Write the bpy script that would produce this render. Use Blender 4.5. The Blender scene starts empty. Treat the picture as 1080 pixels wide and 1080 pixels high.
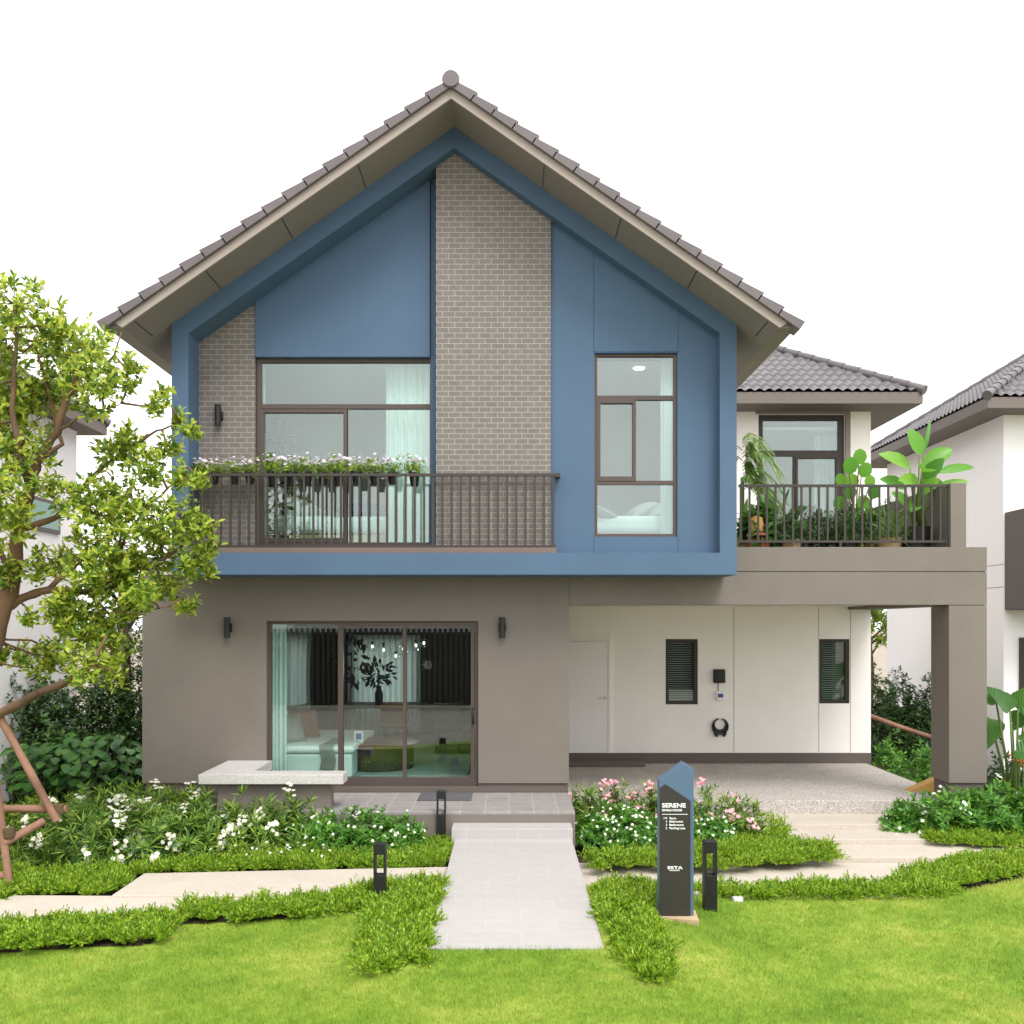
import bpy, math, random
import numpy as np
from mathutils import Vector, Matrix
R = math.radians
rng = np.random.default_rng(7); random.seed(7)
SC = bpy.context.scene; COL = SC.collection
# ------------------------------------------------------------------ camera
F, VX, HY, H = 1014.0, 537.0, 660.0, 2.514          # focal length in photo pixels, vanishing point, eye height
cam = bpy.data.cameras.new('camera'); co = bpy.data.objects.new('camera', cam); COL.objects.link(co)
co.location = (0, 0, H); co.rotation_euler = (R(90), 0, 0)
cam.sensor_width = 36; cam.lens = F/1080*36
cam.shift_x = 3/1080; cam.shift_y = 120/1080
cam.clip_start = .1; cam.clip_end = 2000
SC.camera = co
# ------------------------------------------------------------------ sky, sun, exposure
SUN_DIR = Vector((.30, -.70, 1.05)).normalized()
w = bpy.data.worlds.new('World'); SC.world = w; w.use_nodes = True
nt = w.node_tree; nt.nodes.clear()
def N(t, ty, **kw):
    n = t.nodes.new(ty)
    for k, v in kw.items(): setattr(n, k, v)
    return n
sky = N(nt, 'ShaderNodeTexSky', sky_type='NISHITA', sun_disc=False)
sky.sun_elevation = math.asin(SUN_DIR.z); sky.sun_rotation = math.atan2(SUN_DIR.x, SUN_DIR.y)
sky.dust_density = 4; sky.air_density = 1.2
bw = N(nt, 'ShaderNodeRGBToBW'); mx = N(nt, 'ShaderNodeMix', data_type='RGBA'); mx.inputs[0].default_value = .94
nt.links.new(sky.outputs[0], bw.inputs[0]); nt.links.new(sky.outputs[0], mx.inputs[6]); nt.links.new(bw.outputs[0], mx.inputs[7])
tc = N(nt, 'ShaderNodeTexCoord'); cn = N(nt, 'ShaderNodeTexNoise'); cn.inputs['Scale'].default_value = 2.2; cn.inputs['Detail'].default_value = 6
nt.links.new(tc.outputs['Generated'], cn.inputs['Vector'])
cr = N(nt, 'ShaderNodeMapRange'); cr.inputs[1].default_value = .35; cr.inputs[2].default_value = .65; cr.inputs[3].default_value = 8.6; cr.inputs[4].default_value = 13.5
nt.links.new(cn.outputs[0], cr.inputs[0])
ad = N(nt, 'ShaderNodeMix', data_type='RGBA'); ad.inputs[0].default_value = .8   # thin overcast veil of cloud over the sky
nt.links.new(mx.outputs[2], ad.inputs[6]); nt.links.new(cr.outputs[0], ad.inputs[7])
bg = N(nt, 'ShaderNodeBackground'); bg.inputs[1].default_value = .115
wo = N(nt, 'ShaderNodeOutputWorld'); nt.links.new(ad.outputs[2], bg.inputs[0]); nt.links.new(bg.outputs[0], wo.inputs[0])
sl = bpy.data.lights.new('sun', 'SUN'); sl.energy = 1.5; sl.angle = R(24); sl.color = (1, .98, .95)
so = bpy.data.objects.new('sun', sl); COL.objects.link(so); so.rotation_euler = SUN_DIR.to_track_quat('Z', 'Y').to_euler()
so.location = (8, -10, 20)
SC.view_settings.view_transform = 'Standard'; SC.view_settings.look = 'None'; SC.view_settings.gamma = 1
SC.view_settings.exposure = .84
SC.cycles.max_bounces = 10; SC.cycles.transparent_max_bounces = 24; SC.cycles.diffuse_bounces = 5
# ------------------------------------------------------------------ pixel measure -> metres
def px(x, Y): return (x-VX)*Y/F
def pz(y, Y): return H-(y-HY)*Y/F
def gp(x, y, z=0.0):
    Y = (H-z)*F/(y-HY); return ((x-VX)*Y/F, Y, z)
# ------------------------------------------------------------------ materials
def srgb(r, g, b):
    f = lambda c: (c/255/12.92) if c/255 <= .04045 else ((c/255+.055)/1.055)**2.4
    return (f(r), f(g), f(b))
def newmat(name):
    m = bpy.data.materials.new(name); m.use_nodes = True
    t = m.node_tree; p = t.nodes['Principled BSDF']
    return m, t, p
def col4(c): return (c[0], c[1], c[2], 1)
def paint(name, c, rough=.65, var=.10, bump=.12, bs=180, metal=0.0, spec=.4, streak=True):
    m, t, p = newmat(name)
    p.inputs['Roughness'].default_value = rough; p.inputs['Metallic'].default_value = metal; p.inputs['Specular IOR Level'].default_value = spec
    g = N(t, 'ShaderNodeNewGeometry')
    n = N(t, 'ShaderNodeTexNoise'); n.inputs['Scale'].default_value = 1.3; n.inputs['Detail'].default_value = 7; n.inputs['Roughness'].default_value = .65
    t.links.new(g.outputs['Position'], n.inputs['Vector'])
    mr = N(t, 'ShaderNodeMapRange'); mr.inputs[1].default_value = .3; mr.inputs[2].default_value = .7; mr.inputs[3].default_value = 1-var; mr.inputs[4].default_value = 1+var*.5
    t.links.new(n.outputs[0], mr.inputs[0])
    vm = N(t, 'ShaderNodeVectorMath', operation='MULTIPLY'); vm.inputs[1].default_value = (4, 4, .22); t.links.new(g.outputs['Position'], vm.inputs[0])
    n3 = N(t, 'ShaderNodeTexNoise'); n3.inputs['Scale'].default_value = 1; n3.inputs['Detail'].default_value = 5; t.links.new(vm.outputs[0], n3.inputs['Vector'])
    m3 = N(t, 'ShaderNodeMapRange'); m3.inputs[1].default_value = .35; m3.inputs[2].default_value = .7; m3.inputs[3].default_value = 1; m3.inputs[4].default_value = 1-var*.35
    t.links.new(n3.outputs[0], m3.inputs[0]); mm = N(t, 'ShaderNodeMath', operation='MULTIPLY'); t.links.new(mr.outputs[0], mm.inputs[0]); t.links.new(m3.outputs[0], mm.inputs[1]); mr = mm
    mul = N(t, 'ShaderNodeVectorMath', operation='SCALE'); mul.inputs[0].default_value = c
    t.links.new(mr.outputs[0], mul.inputs['Scale']); t.links.new(mul.outputs[0], p.inputs['Base Color'])
    if bump:
        n2 = N(t, 'ShaderNodeTexNoise'); n2.inputs['Scale'].default_value = bs; n2.inputs['Detail'].default_value = 3
        t.links.new(g.outputs['Position'], n2.inputs['Vector'])
        b = N(t, 'ShaderNodeBump'); b.inputs['Strength'].default_value = bump; b.inputs['Distance'].default_value = .004
        t.links.new(n2.outputs[0], b.inputs['Height']); t.links.new(b.outputs[0], p.inputs['Normal'])
    return m
def tiles(name, c, mortar, bw_, bh, msize=.004, offset=.5, axes='xz', var=.12, rough=.6, shift=(0, 0), bump=.5, mott=(.88, 1.08)):
    m, t, p = newmat(name); p.inputs['Roughness'].default_value = rough
    g = N(t, 'ShaderNodeNewGeometry'); s = N(t, 'ShaderNodeSeparateXYZ'); t.links.new(g.outputs['Position'], s.inputs[0])
    cb = N(t, 'ShaderNodeCombineXYZ')
    for i, a in enumerate(axes):
        ad_ = N(t, 'ShaderNodeMath', operation='ADD'); ad_.inputs[1].default_value = 50+shift[i]
        t.links.new(s.outputs['XYZ'.index(a.upper())], ad_.inputs[0]); t.links.new(ad_.outputs[0], cb.inputs[i])
    b = N(t, 'ShaderNodeTexBrick'); b.offset = offset; b.squash = 1
    b.inputs['Scale'].default_value = 1; b.inputs['Brick Width'].default_value = bw_; b.inputs['Row Height'].default_value = bh
    b.inputs['Mortar Size'].default_value = msize; b.inputs['Mortar Smooth'].default_value = .2; b.inputs['Bias'].default_value = 0
    b.inputs['Color1'].default_value = col4([k*(1-var) for k in c]); b.inputs['Color2'].default_value = col4([k*(1+var) for k in c]); b.inputs['Mortar'].default_value = col4(mortar)
    t.links.new(cb.outputs[0], b.inputs['Vector'])
    n = N(t, 'ShaderNodeTexNoise'); n.inputs['Scale'].default_value = 9; n.inputs['Detail'].default_value = 8
    t.links.new(g.outputs['Position'], n.inputs['Vector'])
    mr = N(t, 'ShaderNodeMapRange'); mr.inputs[1].default_value = .3; mr.inputs[2].default_value = .7; mr.inputs[3].default_value = mott[0]; mr.inputs[4].default_value = mott[1]
    t.links.new(n.outputs[0], mr.inputs[0])
    mul = N(t, 'ShaderNodeVectorMath', operation='SCALE'); t.links.new(b.outputs['Color'], mul.inputs[0]); t.links.new(mr.outputs[0], mul.inputs['Scale'])
    t.links.new(mul.outputs[0], p.inputs['Base Color'])
    inv = N(t, 'ShaderNodeMath', operation='SUBTRACT'); inv.inputs[0].default_value = 1; t.links.new(b.outputs['Fac'], inv.inputs[1])
    bp = N(t, 'ShaderNodeBump'); bp.inputs['Strength'].default_value = bump; bp.inputs['Distance'].default_value = .006
    t.links.new(inv.outputs[0], bp.inputs['Height']); t.links.new(bp.outputs[0], p.inputs['Normal'])
    return m
def speckle(name, c, c2, scale=120, rough=.8, var=.15):
    m, t, p = newmat(name); p.inputs['Roughness'].default_value = rough
    g = N(t, 'ShaderNodeNewGeometry')
    v = N(t, 'ShaderNodeTexVoronoi'); v.inputs['Scale'].default_value = scale; t.links.new(g.outputs['Position'], v.inputs['Vector'])
    rp = N(t, 'ShaderNodeValToRGB'); t.links.new(v.outputs['Color'], rp.inputs[0])
    rp.color_ramp.elements[0].color = col4(c2); rp.color_ramp.elements[1].color = col4(c); rp.color_ramp.elements[0].position = .15; rp.color_ramp.elements[1].position = .75
    n = N(t, 'ShaderNodeTexNoise'); n.inputs['Scale'].default_value = 1.6; n.inputs['Detail'].default_value = 8; n.inputs['Roughness'].default_value = .7
    t.links.new(g.outputs['Position'], n.inputs['Vector'])
    mr = N(t, 'ShaderNodeMapRange'); mr.inputs[1].default_value = .3; mr.inputs[2].default_value = .7; mr.inputs[3].default_value = 1-var; mr.inputs[4].default_value = 1+var*.4
    t.links.new(n.outputs[0], mr.inputs[0])
    mul = N(t, 'ShaderNodeVectorMath', operation='SCALE'); t.links.new(rp.outputs[0], mul.inputs[0]); t.links.new(mr.outputs[0], mul.inputs['Scale'])
    t.links.new(mul.outputs[0], p.inputs['Base Color'])
    bp = N(t, 'ShaderNodeBump'); bp.inputs['Strength'].default_value = .3; bp.inputs['Distance'].default_value = .004
    t.links.new(v.outputs['Distance'], bp.inputs['Height']); t.links.new(bp.outputs[0], p.inputs['Normal'])
    return m
def leafmat(name, cols, trans=.35, rough=.42, spec=.35):
    m, t, p = newmat(name); p.inputs['Roughness'].default_value = rough; p.inputs['Specular IOR Level'].default_value = spec
    g = N(t, 'ShaderNodeNewGeometry'); rp = N(t, 'ShaderNodeValToRGB'); t.links.new(g.outputs['Random Per Island'], rp.inputs[0])
    el = rp.color_ramp.elements
    while len(el) < len(cols): el.new(.5)
    for i, c in enumerate(cols): el[i].position = i/(len(cols)-1); el[i].color = col4(c)
    t.links.new(rp.outputs[0], p.inputs['Base Color'])
    if trans:
        tr = N(t, 'ShaderNodeBsdfTranslucent'); hs = N(t, 'ShaderNodeHueSaturation'); hs.inputs['Hue'].default_value = .485; hs.inputs['Value'].default_value = 1.5
        t.links.new(rp.outputs[0], hs.inputs['Color']); t.links.new(hs.outputs[0], tr.inputs[0])
        ms = N(t, 'ShaderNodeMixShader'); ms.inputs[0].default_value = trans
        t.links.new(p.outputs[0], ms.inputs[1]); t.links.new(tr.outputs[0], ms.inputs[2]); t.links.new(ms.outputs[0], t.nodes['Material Output'].inputs[0])
    return m
def glassmat(name, tint, ior=1.5, gain=1.0):
    m, t, p = newmat(name); t.nodes.remove(p)
    tr = N(t, 'ShaderNodeBsdfTransparent'); tr.inputs[0].default_value = col4(tint)
    gl = N(t, 'ShaderNodeBsdfGlossy'); gl.inputs['Roughness'].default_value = 0.0; gl.inputs[0].default_value = (.92, .97, .96, 1)
    lw_ = N(t, 'ShaderNodeLayerWeight'); lw_.inputs[0].default_value = .5       # Schlick reflectance from F0, same on both faces
    pw_ = N(t, 'ShaderNodeMath', operation='POWER'); pw_.inputs[1].default_value = 5; t.links.new(lw_.outputs['Facing'], pw_.inputs[0])
    f0 = ((ior-1)/(ior+1))**2; fr = N(t, 'ShaderNodeMath', operation='MULTIPLY_ADD'); fr.inputs[1].default_value = 1-f0; fr.inputs[2].default_value = f0
    t.links.new(pw_.outputs[0], fr.inputs[0])
    gn = N(t, 'ShaderNodeTexNoise'); gn.inputs['Scale'].default_value = .9; gg = N(t, 'ShaderNodeNewGeometry'); t.links.new(gg.outputs['Position'], gn.inputs['Vector'])
    bp = N(t, 'ShaderNodeBump'); bp.inputs['Strength'].default_value = .05; bp.inputs['Distance'].default_value = .01
    t.links.new(gn.outputs[0], bp.inputs['Height']); t.links.new(bp.outputs[0], gl.inputs['Normal'])
    ms = N(t, 'ShaderNodeMixShader'); t.links.new(fr.outputs[0], ms.inputs[0]); t.links.new(tr.outputs[0], ms.inputs[1]); t.links.new(gl.outputs[0], ms.inputs[2])
    t.links.new(ms.outputs[0], t.nodes['Material Output'].inputs[0])
    return m
def clothmat(name, c, trans=.4):
    m, t, p = newmat(name); p.inputs['Base Color'].default_value = col4(c); p.inputs['Roughness'].default_value = .9
    tr = N(t, 'ShaderNodeBsdfTranslucent'); tr.inputs[0].default_value = col4(c)
    ms = N(t, 'ShaderNodeMixShader'); ms.inputs[0].default_value = trans
    t.links.new(p.outputs[0], ms.inputs[1]); t.links.new(tr.outputs[0], ms.inputs[2]); t.links.new(ms.outputs[0], t.nodes['Material Output'].inputs[0])
    return m
def emat(name, c, s):
    m, t, p = newmat(name); p.inputs['Emission Color'].default_value = col4(c); p.inputs['Emission Strength'].default_value = s; return m
def lawnmat(name, blades):
    m, t, p = newmat(name); p.inputs['Roughness'].default_value = .6; p.inputs['Specular IOR Level'].default_value = .2
    g = N(t, 'ShaderNodeNewGeometry')
    n = N(t, 'ShaderNodeTexNoise'); n.inputs['Scale'].default_value = .75; n.inputs['Detail'].default_value = 5
    n2 = N(t, 'ShaderNodeTexNoise'); n2.inputs['Scale'].default_value = 6; n2.inputs['Detail'].default_value = 4
    for k in (n, n2): t.links.new(g.outputs['Position'], k.inputs['Vector'])
    a = N(t, 'ShaderNodeMath', operation='MULTIPLY_ADD'); t.links.new(n2.outputs[0], a.inputs[0]); a.inputs[1].default_value = .4; t.links.new(n.outputs[0], a.inputs[2])
    if blades:
        a2 = N(t, 'ShaderNodeMath', operation='MULTIPLY_ADD'); t.links.new(g.outputs['Random Per Island'], a2.inputs[0]); a2.inputs[1].default_value = .22; t.links.new(a.outputs[0], a2.inputs[2]); a = a2
    rp = N(t, 'ShaderNodeValToRGB'); t.links.new(a.outputs[0], rp.inputs[0]); el = rp.color_ramp.elements
    el.new(.5); el.new(.6)
    for e, (ps, c) in zip(el, [(.42, (.115, .225, .020)), (.68, (.21, .33, .035)), (.92, (.335, .415, .066)), (1.0, (.46, .47, .12))]): e.position = ps; e.color = col4(c)
    t.links.new(rp.outputs[0], p.inputs['Base Color'])
    if blades:
        tr = N(t, 'ShaderNodeBsdfTranslucent'); t.links.new(rp.outputs[0], tr.inputs[0])
        ms = N(t, 'ShaderNodeMixShader'); ms.inputs[0].default_value = .4
        t.links.new(p.outputs[0], ms.inputs[1]); t.links.new(tr.outputs[0], ms.inputs[2]); t.links.new(ms.outputs[0], t.nodes['Material Output'].inputs[0])
    return m
M = {}
M['grey'] = paint('taupe_render', srgb(116, 108, 101), var=.08)
M['greydark'] = paint('dark_taupe', srgb(96, 87, 81), var=.06)
M['blue'] = paint('blue_render', (.066, .120, .198), var=.07, bump=.2)
M['white'] = paint('white_render', srgb(241, 236, 231), var=.04)
M['whitewall'] = paint('neighbour_white_render', srgb(244, 241, 242), var=.025)
M['soffit'] = paint('soffit_board', srgb(130, 121, 115), var=.06, bump=.05)
M['eaves'] = paint('eaves_board_paint', srgb(112, 104, 98), var=.06, bump=.05)
M['fascia'] = paint('fascia_board', srgb(154, 144, 135), var=.08, bump=.05)
M['tile'] = paint('roof_tile', srgb(104, 97, 98), rough=.5, var=.22, bump=.15, bs=60)
M['rooftile'] = paint('wavy_roof_tile', srgb(104, 99, 101), rough=.42, var=.22, bump=.1, bs=60)
M['brick'] = tiles('taupe_brick', srgb(109, 103, 98), srgb(152, 145, 137), .158, .0685, .0055, var=.05)
M['frame'] = paint('brown_aluminium', srgb(82, 71, 66), rough=.42, var=.03, bump=0, metal=.15)
M['frameblack'] = paint('dark_bronze_aluminium', srgb(52, 44, 38), rough=.4, var=.03, bump=0, metal=.2)
M['rail'] = paint('rail_paint', srgb(64, 57, 54), rough=.45, var=.05, bump=0, metal=.2)
M['black'] = paint('black_paint', srgb(30, 29, 29), rough=.5, var=.06, bump=.05)
M['joint'] = paint('dark_joint', srgb(46, 48, 52), rough=.9, var=0, bump=0)  # dark colour of the soffit and balcony joint lines
M['bluejointshade'] = paint('blue_joint_and_shade', srgb(52, 82, 112), rough=.9, var=0, bump=0)
M['whitejoint'] = paint('white_joint', srgb(168, 160, 150), rough=.9, var=0, bump=0)
M['curb'] = paint('brown_curb', srgb(112, 96, 88), var=.08)
M['terrace'] = tiles('terrace_tile', srgb(142, 136, 134), srgb(176, 170, 166), .30, .33, .004, 0, 'xy', var=.05, shift=(.1, .05), bump=.2)
M['path'] = tiles('path_tile', srgb(170, 165, 163), srgb(183, 179, 176), .60, .30, .003, .5, 'xy', var=.02, bump=.06, mott=(.96, 1.03))
M['aggregate'] = speckle('washed_aggregate', srgb(200, 192, 185), srgb(130, 123, 118), 95)
M['slab'] = speckle('sand_concrete', srgb(196, 185, 173), srgb(174, 163, 150), 150, var=.10)
M['granite'] = speckle('granite', srgb(208, 204, 201), srgb(166, 162, 158), 130, rough=.5, var=.05)
M['soil'] = paint('soil', (.045, .028, .016), rough=.95, var=.5, bump=.8, bs=40)
M['lawn'] = lawnmat('lawn_base', False); M['grass'] = lawnmat('grass_blades', True)
M['bark'] = paint('bark', srgb(124, 97, 74), rough=.95, var=.7, bump=1.0, bs=30)
M['stake'] = paint('peeled_pole', srgb(150, 112, 92), rough=.85, var=.6, bump=.9, bs=28)
M['stem'] = paint('green_stem', (.10, .16, .03), rough=.6, var=.2, bump=0)
M['twig'] = paint('twig_bark', srgb(92, 74, 52), rough=.9, var=.3, bump=0)
M['glass'] = glassmat('tinted_glass', (.90, .975, .955), 1.68)
M['glassup'] = glassmat('upper_glass', (.86, .94, .92), 2.05)
M['clear'] = glassmat('clear_glass', (.95, .97, .96), 1.5)
M['curtain'] = clothmat('sheer_curtain', (.80, .90, .87), .45)
M['linen'] = clothmat('white_linen', (.78, .82, .80), .05)
M['wallin'] = paint('room_wall', srgb(206, 203, 198), var=.03, bump=0)
M['darkwall'] = paint('dark_panelling', srgb(60, 56, 52), var=.1, bump=0)
M['floorin'] = paint('room_floor', srgb(150, 140, 128), rough=.35, var=.1, bump=0)
M['wood'] = paint('brown_wood', srgb(118, 72, 46), rough=.45, var=.3, bump=0)
M['darkwood'] = paint('dark_wood', srgb(58, 44, 36), rough=.45, var=.2, bump=0)
M['pinkwood'] = paint('rose_headboard', srgb(205, 158, 142), rough=.6, var=.1, bump=0)
M['teal'] = paint('teal_cover', srgb(212, 222, 217), rough=.9, var=.08, bump=.3, bs=90)
M['navy'] = paint('dark_blue_throw', srgb(44, 58, 72), rough=.9, var=.6, bump=.5, bs=40)
M['brownfab'] = paint('tan_cushion', srgb(140, 88, 58), rough=.9, var=.2, bump=.3, bs=90)
M['greyfab'] = paint('grey_cushion', srgb(140, 140, 130), rough=.9, var=.5, bump=.3, bs=60)
M['rug'] = paint('teal_rug', srgb(138, 156, 150), rough=.95, var=.3, bump=.4, bs=70)
M['paper'] = paint('paper', srgb(232, 232, 228), rough=.7, var=.02, bump=0)
M['bluescreen'] = paint('blue_label', srgb(58, 82, 150), rough=.4, var=.05, bump=0)
M['chrome'] = paint('brushed_steel', srgb(180, 178, 174), rough=.3, var=.03, bump=0, metal=.9)
M['ltxt'] = paint('white_lettering', srgb(240, 240, 238), rough=.6, var=0, bump=0)
M['signblue'] = paint('sign_blue', srgb(80, 102, 125), rough=.5, var=.04, bump=.03)
M['signdark'] = paint('sign_dark', srgb(50, 47, 43), rough=.5, var=.06, bump=.03)
M['terracotta'] = paint('terracotta', srgb(165, 105, 72), rough=.8, var=.2, bump=.2)
M['basket'] = paint('straw_basket', srgb(176, 148, 110), rough=.9, var=.3, bump=.6, bs=80)
M['tan'] = paint('sandy_tan', srgb(205, 160, 92), rough=.8, var=.3, bump=.3)
M['mat'] = paint('doormat_fibre', srgb(92, 90, 94), rough=1, var=.15, bump=.8, bs=260)
M['fence'] = paint('charcoal_slat', srgb(70, 66, 64), rough=.6, var=.2, bump=0)
M['light'] = emat('downlight_glow', (1, .96, .9), 5); M['bulb'] = emat('bulb_glow', (1, .88, .68), 1.6)
M['treeleaf'] = leafmat('tree_leaf', [(.045, .11, .018), (.17, .28, .032), (.37, .47, .055), (.60, .64, .11)], .46)
M['oleander'] = leafmat('oleander_leaf', [(.022, .08, .016), (.08, .18, .028), (.19, .33, .042), (.36, .48, .08)], .28)
M['lowleaf'] = leafmat('low_shrub_leaf', [(.04, .15, .02), (.10, .27, .035), (.20, .40, .055)], .3)
M['cover'] = leafmat('ground_cover_leaf', [(.06, .15, .010), (.15, .30, .018), (.27, .42, .03), (.42, .53, .055)], .35)
M['hedge'] = leafmat('hedge_leaf', [(.010, .030, .008), (.022, .060, .013), (.045, .11, .02), (.10, .19, .035)], .2)
M['lime'] = leafmat('lime_leaf', [(.10, .20, .02), (.22, .36, .035), (.38, .48, .06)], .35)
M['bigleaf'] = leafmat('big_leaf', [(.022, .085, .014), (.05, .15, .022), (.09, .22, .032)], .28, rough=.38)
M['ear'] = leafmat('elephant_ear_leaf', [(.028, .10, .016), (.05, .15, .022), (.09, .22, .035)], .25, rough=.33)
_t = M['ear'].node_tree; _w = N(_t, 'ShaderNodeTexWave'); _w.inputs['Scale'].default_value = 9; _w.inputs['Distortion'].default_value = 3
_g = N(_t, 'ShaderNodeNewGeometry'); _t.links.new(_g.outputs['Position'], _w.inputs['Vector'])
_b = N(_t, 'ShaderNodeBump'); _b.inputs['Strength'].default_value = .6; _b.inputs['Distance'].default_value = .015
_t.links.new(_w.outputs['Fac'], _b.inputs['Height']); _t.links.new(_b.outputs[0], _t.nodes['Principled BSDF'].inputs['Normal'])
M['bop'] = leafmat('paddle_leaf', [(.05, .18, .02), (.10, .29, .03), (.19, .40, .05)], .35, rough=.35)
M['palm'] = leafmat('palm_leaf', [(.06, .14, .03), (.14, .26, .06), (.30, .42, .14)], .35)
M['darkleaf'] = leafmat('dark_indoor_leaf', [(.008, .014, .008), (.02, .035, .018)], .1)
M['petalw'] = leafmat('white_petal', [(.82, .76, .60), (.86, .85, .80)], .3); M['petalp'] = leafmat('pink_petal', [(.80, .28, .36), (.86, .55, .58)], .3)
M['petall'] = leafmat('lavender_petal', [(.40, .33, .72), (.60, .52, .82), (.86, .80, .88), (.86, .42, .56)], .3)
M['petalo'] = leafmat('orange_petal', [(.75, .18, .05), (.85, .35, .06)], .2)
M['potblack'] = paint('black_plastic', srgb(30, 29, 29), rough=.45, var=.05, bump=0)
# ------------------------------------------------------------------ mesh helpers
class MB:
    def __init__(s): s.v = []; s.f = []
    def box(s, x0, x1, y0, y1, z0, z1):
        i = len(s.v)
        s.v += [(x0,y0,z0),(x1,y0,z0),(x1,y1,z0),(x0,y1,z0),(x0,y0,z1),(x1,y0,z1),(x1,y1,z1),(x0,y1,z1)]
        s.f += [(i,i+3,i+2,i+1),(i+4,i+5,i+6,i+7),(i,i+1,i+5,i+4),(i+1,i+2,i+6,i+5),(i+2,i+3,i+7,i+6),(i+3,i,i+4,i+7)]
        return s
    def prism(s, pts, y0, y1):                      # polygon in XZ (counter-clockwise seen from -Y), extruded along Y
        n = len(pts); i = len(s.v)
        s.v += [(p[0], y0, p[1]) for p in pts]+[(p[0], y1, p[1]) for p in pts]
        s.f += [tuple(range(i, i+n)), tuple(range(i+2*n-1, i+n-1, -1))]
        for k in range(n): s.f.append((i+k, i+n+k, i+n+(k+1) % n, i+(k+1) % n))
        return s
    def slab(s, pts, z0, z1):                       # polygon in XY extruded up
        n = len(pts); i = len(s.v)
        s.v += [(p[0], p[1], z0) for p in pts]+[(p[0], p[1], z1) for p in pts]
        s.f += [tuple(range(i+n-1, i-1, -1)), tuple(range(i+n, i+2*n))]
        for k in range(n): s.f.append((i+k, i+(k+1) % n, i+n+(k+1) % n, i+n+k))
        return s
    def tube(s, pts, rad, n=8, cap=True):
        pts = [Vector(p) for p in pts]; m = len(pts)
        if not hasattr(rad, '__len__'): rad = [rad]*m
        i0 = len(s.v); a = None
        for k in range(m):
            d = (pts[min(k+1, m-1)]-pts[max(k-1, 0)]).normalized()
            if a is None: a = d.orthogonal().normalized()
            a = (a-d*a.dot(d)).normalized(); b = d.cross(a)
            for j in range(n):
                t = 2*math.pi*j/n; q = pts[k]+(a*math.cos(t)+b*math.sin(t))*rad[k]; s.v.append(tuple(q))
        for k in range(m-1):
            for j in range(n):
                p = i0+k*n; s.f.append((p+j, p+(j+1) % n, p+n+(j+1) % n, p+n+j))
        if cap:
            s.f.append(tuple(i0+j for j in range(n-1, -1, -1))); s.f.append(tuple(i0+(m-1)*n+j for j in range(n)))
        return s
    def lathe(s, c, prof, n=16, cap=True):              # prof [(r,z)...] about vertical axis at c
        i0 = len(s.v); m = len(prof)
        for r, z in prof:
            for j in range(n):
                t = 2*math.pi*j/n; s.v.append((c[0]+r*math.cos(t), c[1]+r*math.sin(t), c[2]+z))
        for k in range(m-1):
            for j in range(n):
                p = i0+k*n; s.f.append((p+j, p+(j+1) % n, p+n+(j+1) % n, p+n+j))
        if cap:
            s.f.append(tuple(i0+j for j in range(n-1, -1, -1))); s.f.append(tuple(i0+(m-1)*n+j for j in range(n)))
        return s
    def cushion(s, c, size, rot=None, n=12, e=2.6):
        i0 = len(s.v); rot = rot or Matrix.Identity(3)
        for sg in (1, -1):
            for a in range(n+1):
                for b in range(n+1):
                    u = -1+2*a/n; v = -1+2*b/n
                    hgt = max(0, (1-abs(u)**e)*(1-abs(v)**e))**.5
                    pin = 1-.10*(abs(u*v))
                    pin2 = 1-.06*(1-abs(u))*0
                    p = rot @ Vector((u*size[0]/2*(1-.07*(1-v*v))*pin2, v*size[1]/2*(1-.07*(1-u*u)), sg*hgt*size[2]/2))
                    s.v.append((c[0]+p.x, c[1]+p.y, c[2]+p.z))
        q = n+1
        for t in range(2):
            o = i0+t*q*q
            for a in range(n):
                for b in range(n):
                    f = (o+a*q+b, o+(a+1)*q+b, o+(a+1)*q+b+1, o+a*q+b+1); s.f.append(f if t == 0 else f[::-1])
        return s
ORG = {}
def mk(name, mb, mat, parent=None, loc=None, smooth=False, bevel=0, seg=2, label=None):
    o_ = ORG[parent.name] if parent else (loc or (0, 0, 0))
    me = bpy.data.meshes.new(name)
    if isinstance(mb, MB):
        me.from_pydata([(v[0]-o_[0], v[1]-o_[1], v[2]-o_[2]) for v in mb.v], [], mb.f)
    else:
        V, LI, LS = mb
        V = np.asarray(V, dtype=np.float32)-np.array(o_, dtype=np.float32)
        me.vertices.add(len(V)); me.vertices.foreach_set('co', V.ravel())
        me.loops.add(len(LI)); me.loops.foreach_set('vertex_index', np.asarray(LI, dtype=np.int32))
        me.polygons.add(len(LS)); me.polygons.foreach_set('loop_start', np.asarray(LS, dtype=np.int32))
        me.update(calc_edges=True); me.validate()
    me.materials.append(M[mat] if isinstance(mat, str) else mat)
    if smooth:
        me.polygons.foreach_set('use_smooth', [True]*len(me.polygons))
        if smooth == 'auto': me.set_sharp_from_angle(angle=R(40))
    o = bpy.data.objects.new(name, me); COL.objects.link(o)
    if parent: o.parent = parent
    else: o.location = o_
    ORG[o.name] = o_
    if bevel:
        b = o.modifiers.new('bevel', 'BEVEL'); b.width = bevel; b.segments = seg; b.limit_method = 'ANGLE'; b.angle_limit = R(40)
        me.polygons.foreach_set('use_smooth', [True]*len(me.polygons)); me.set_sharp_from_angle(angle=R(30))
    if label: o['label'] = label
    return o
def tag(o, label, cat, group=None, kind=None):
    o['label'] = label; o['category'] = cat
    if group: o['group'] = group
    if kind: o['kind'] = kind
    return o
def thing(name, label, cat, loc=(0, 0, 0), group=None):
    o = bpy.data.objects.new(name, None); COL.objects.link(o); o.location = loc; o.empty_display_size = .2
    ORG[o.name] = tuple(loc)
    return tag(o, label, cat, group)
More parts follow.
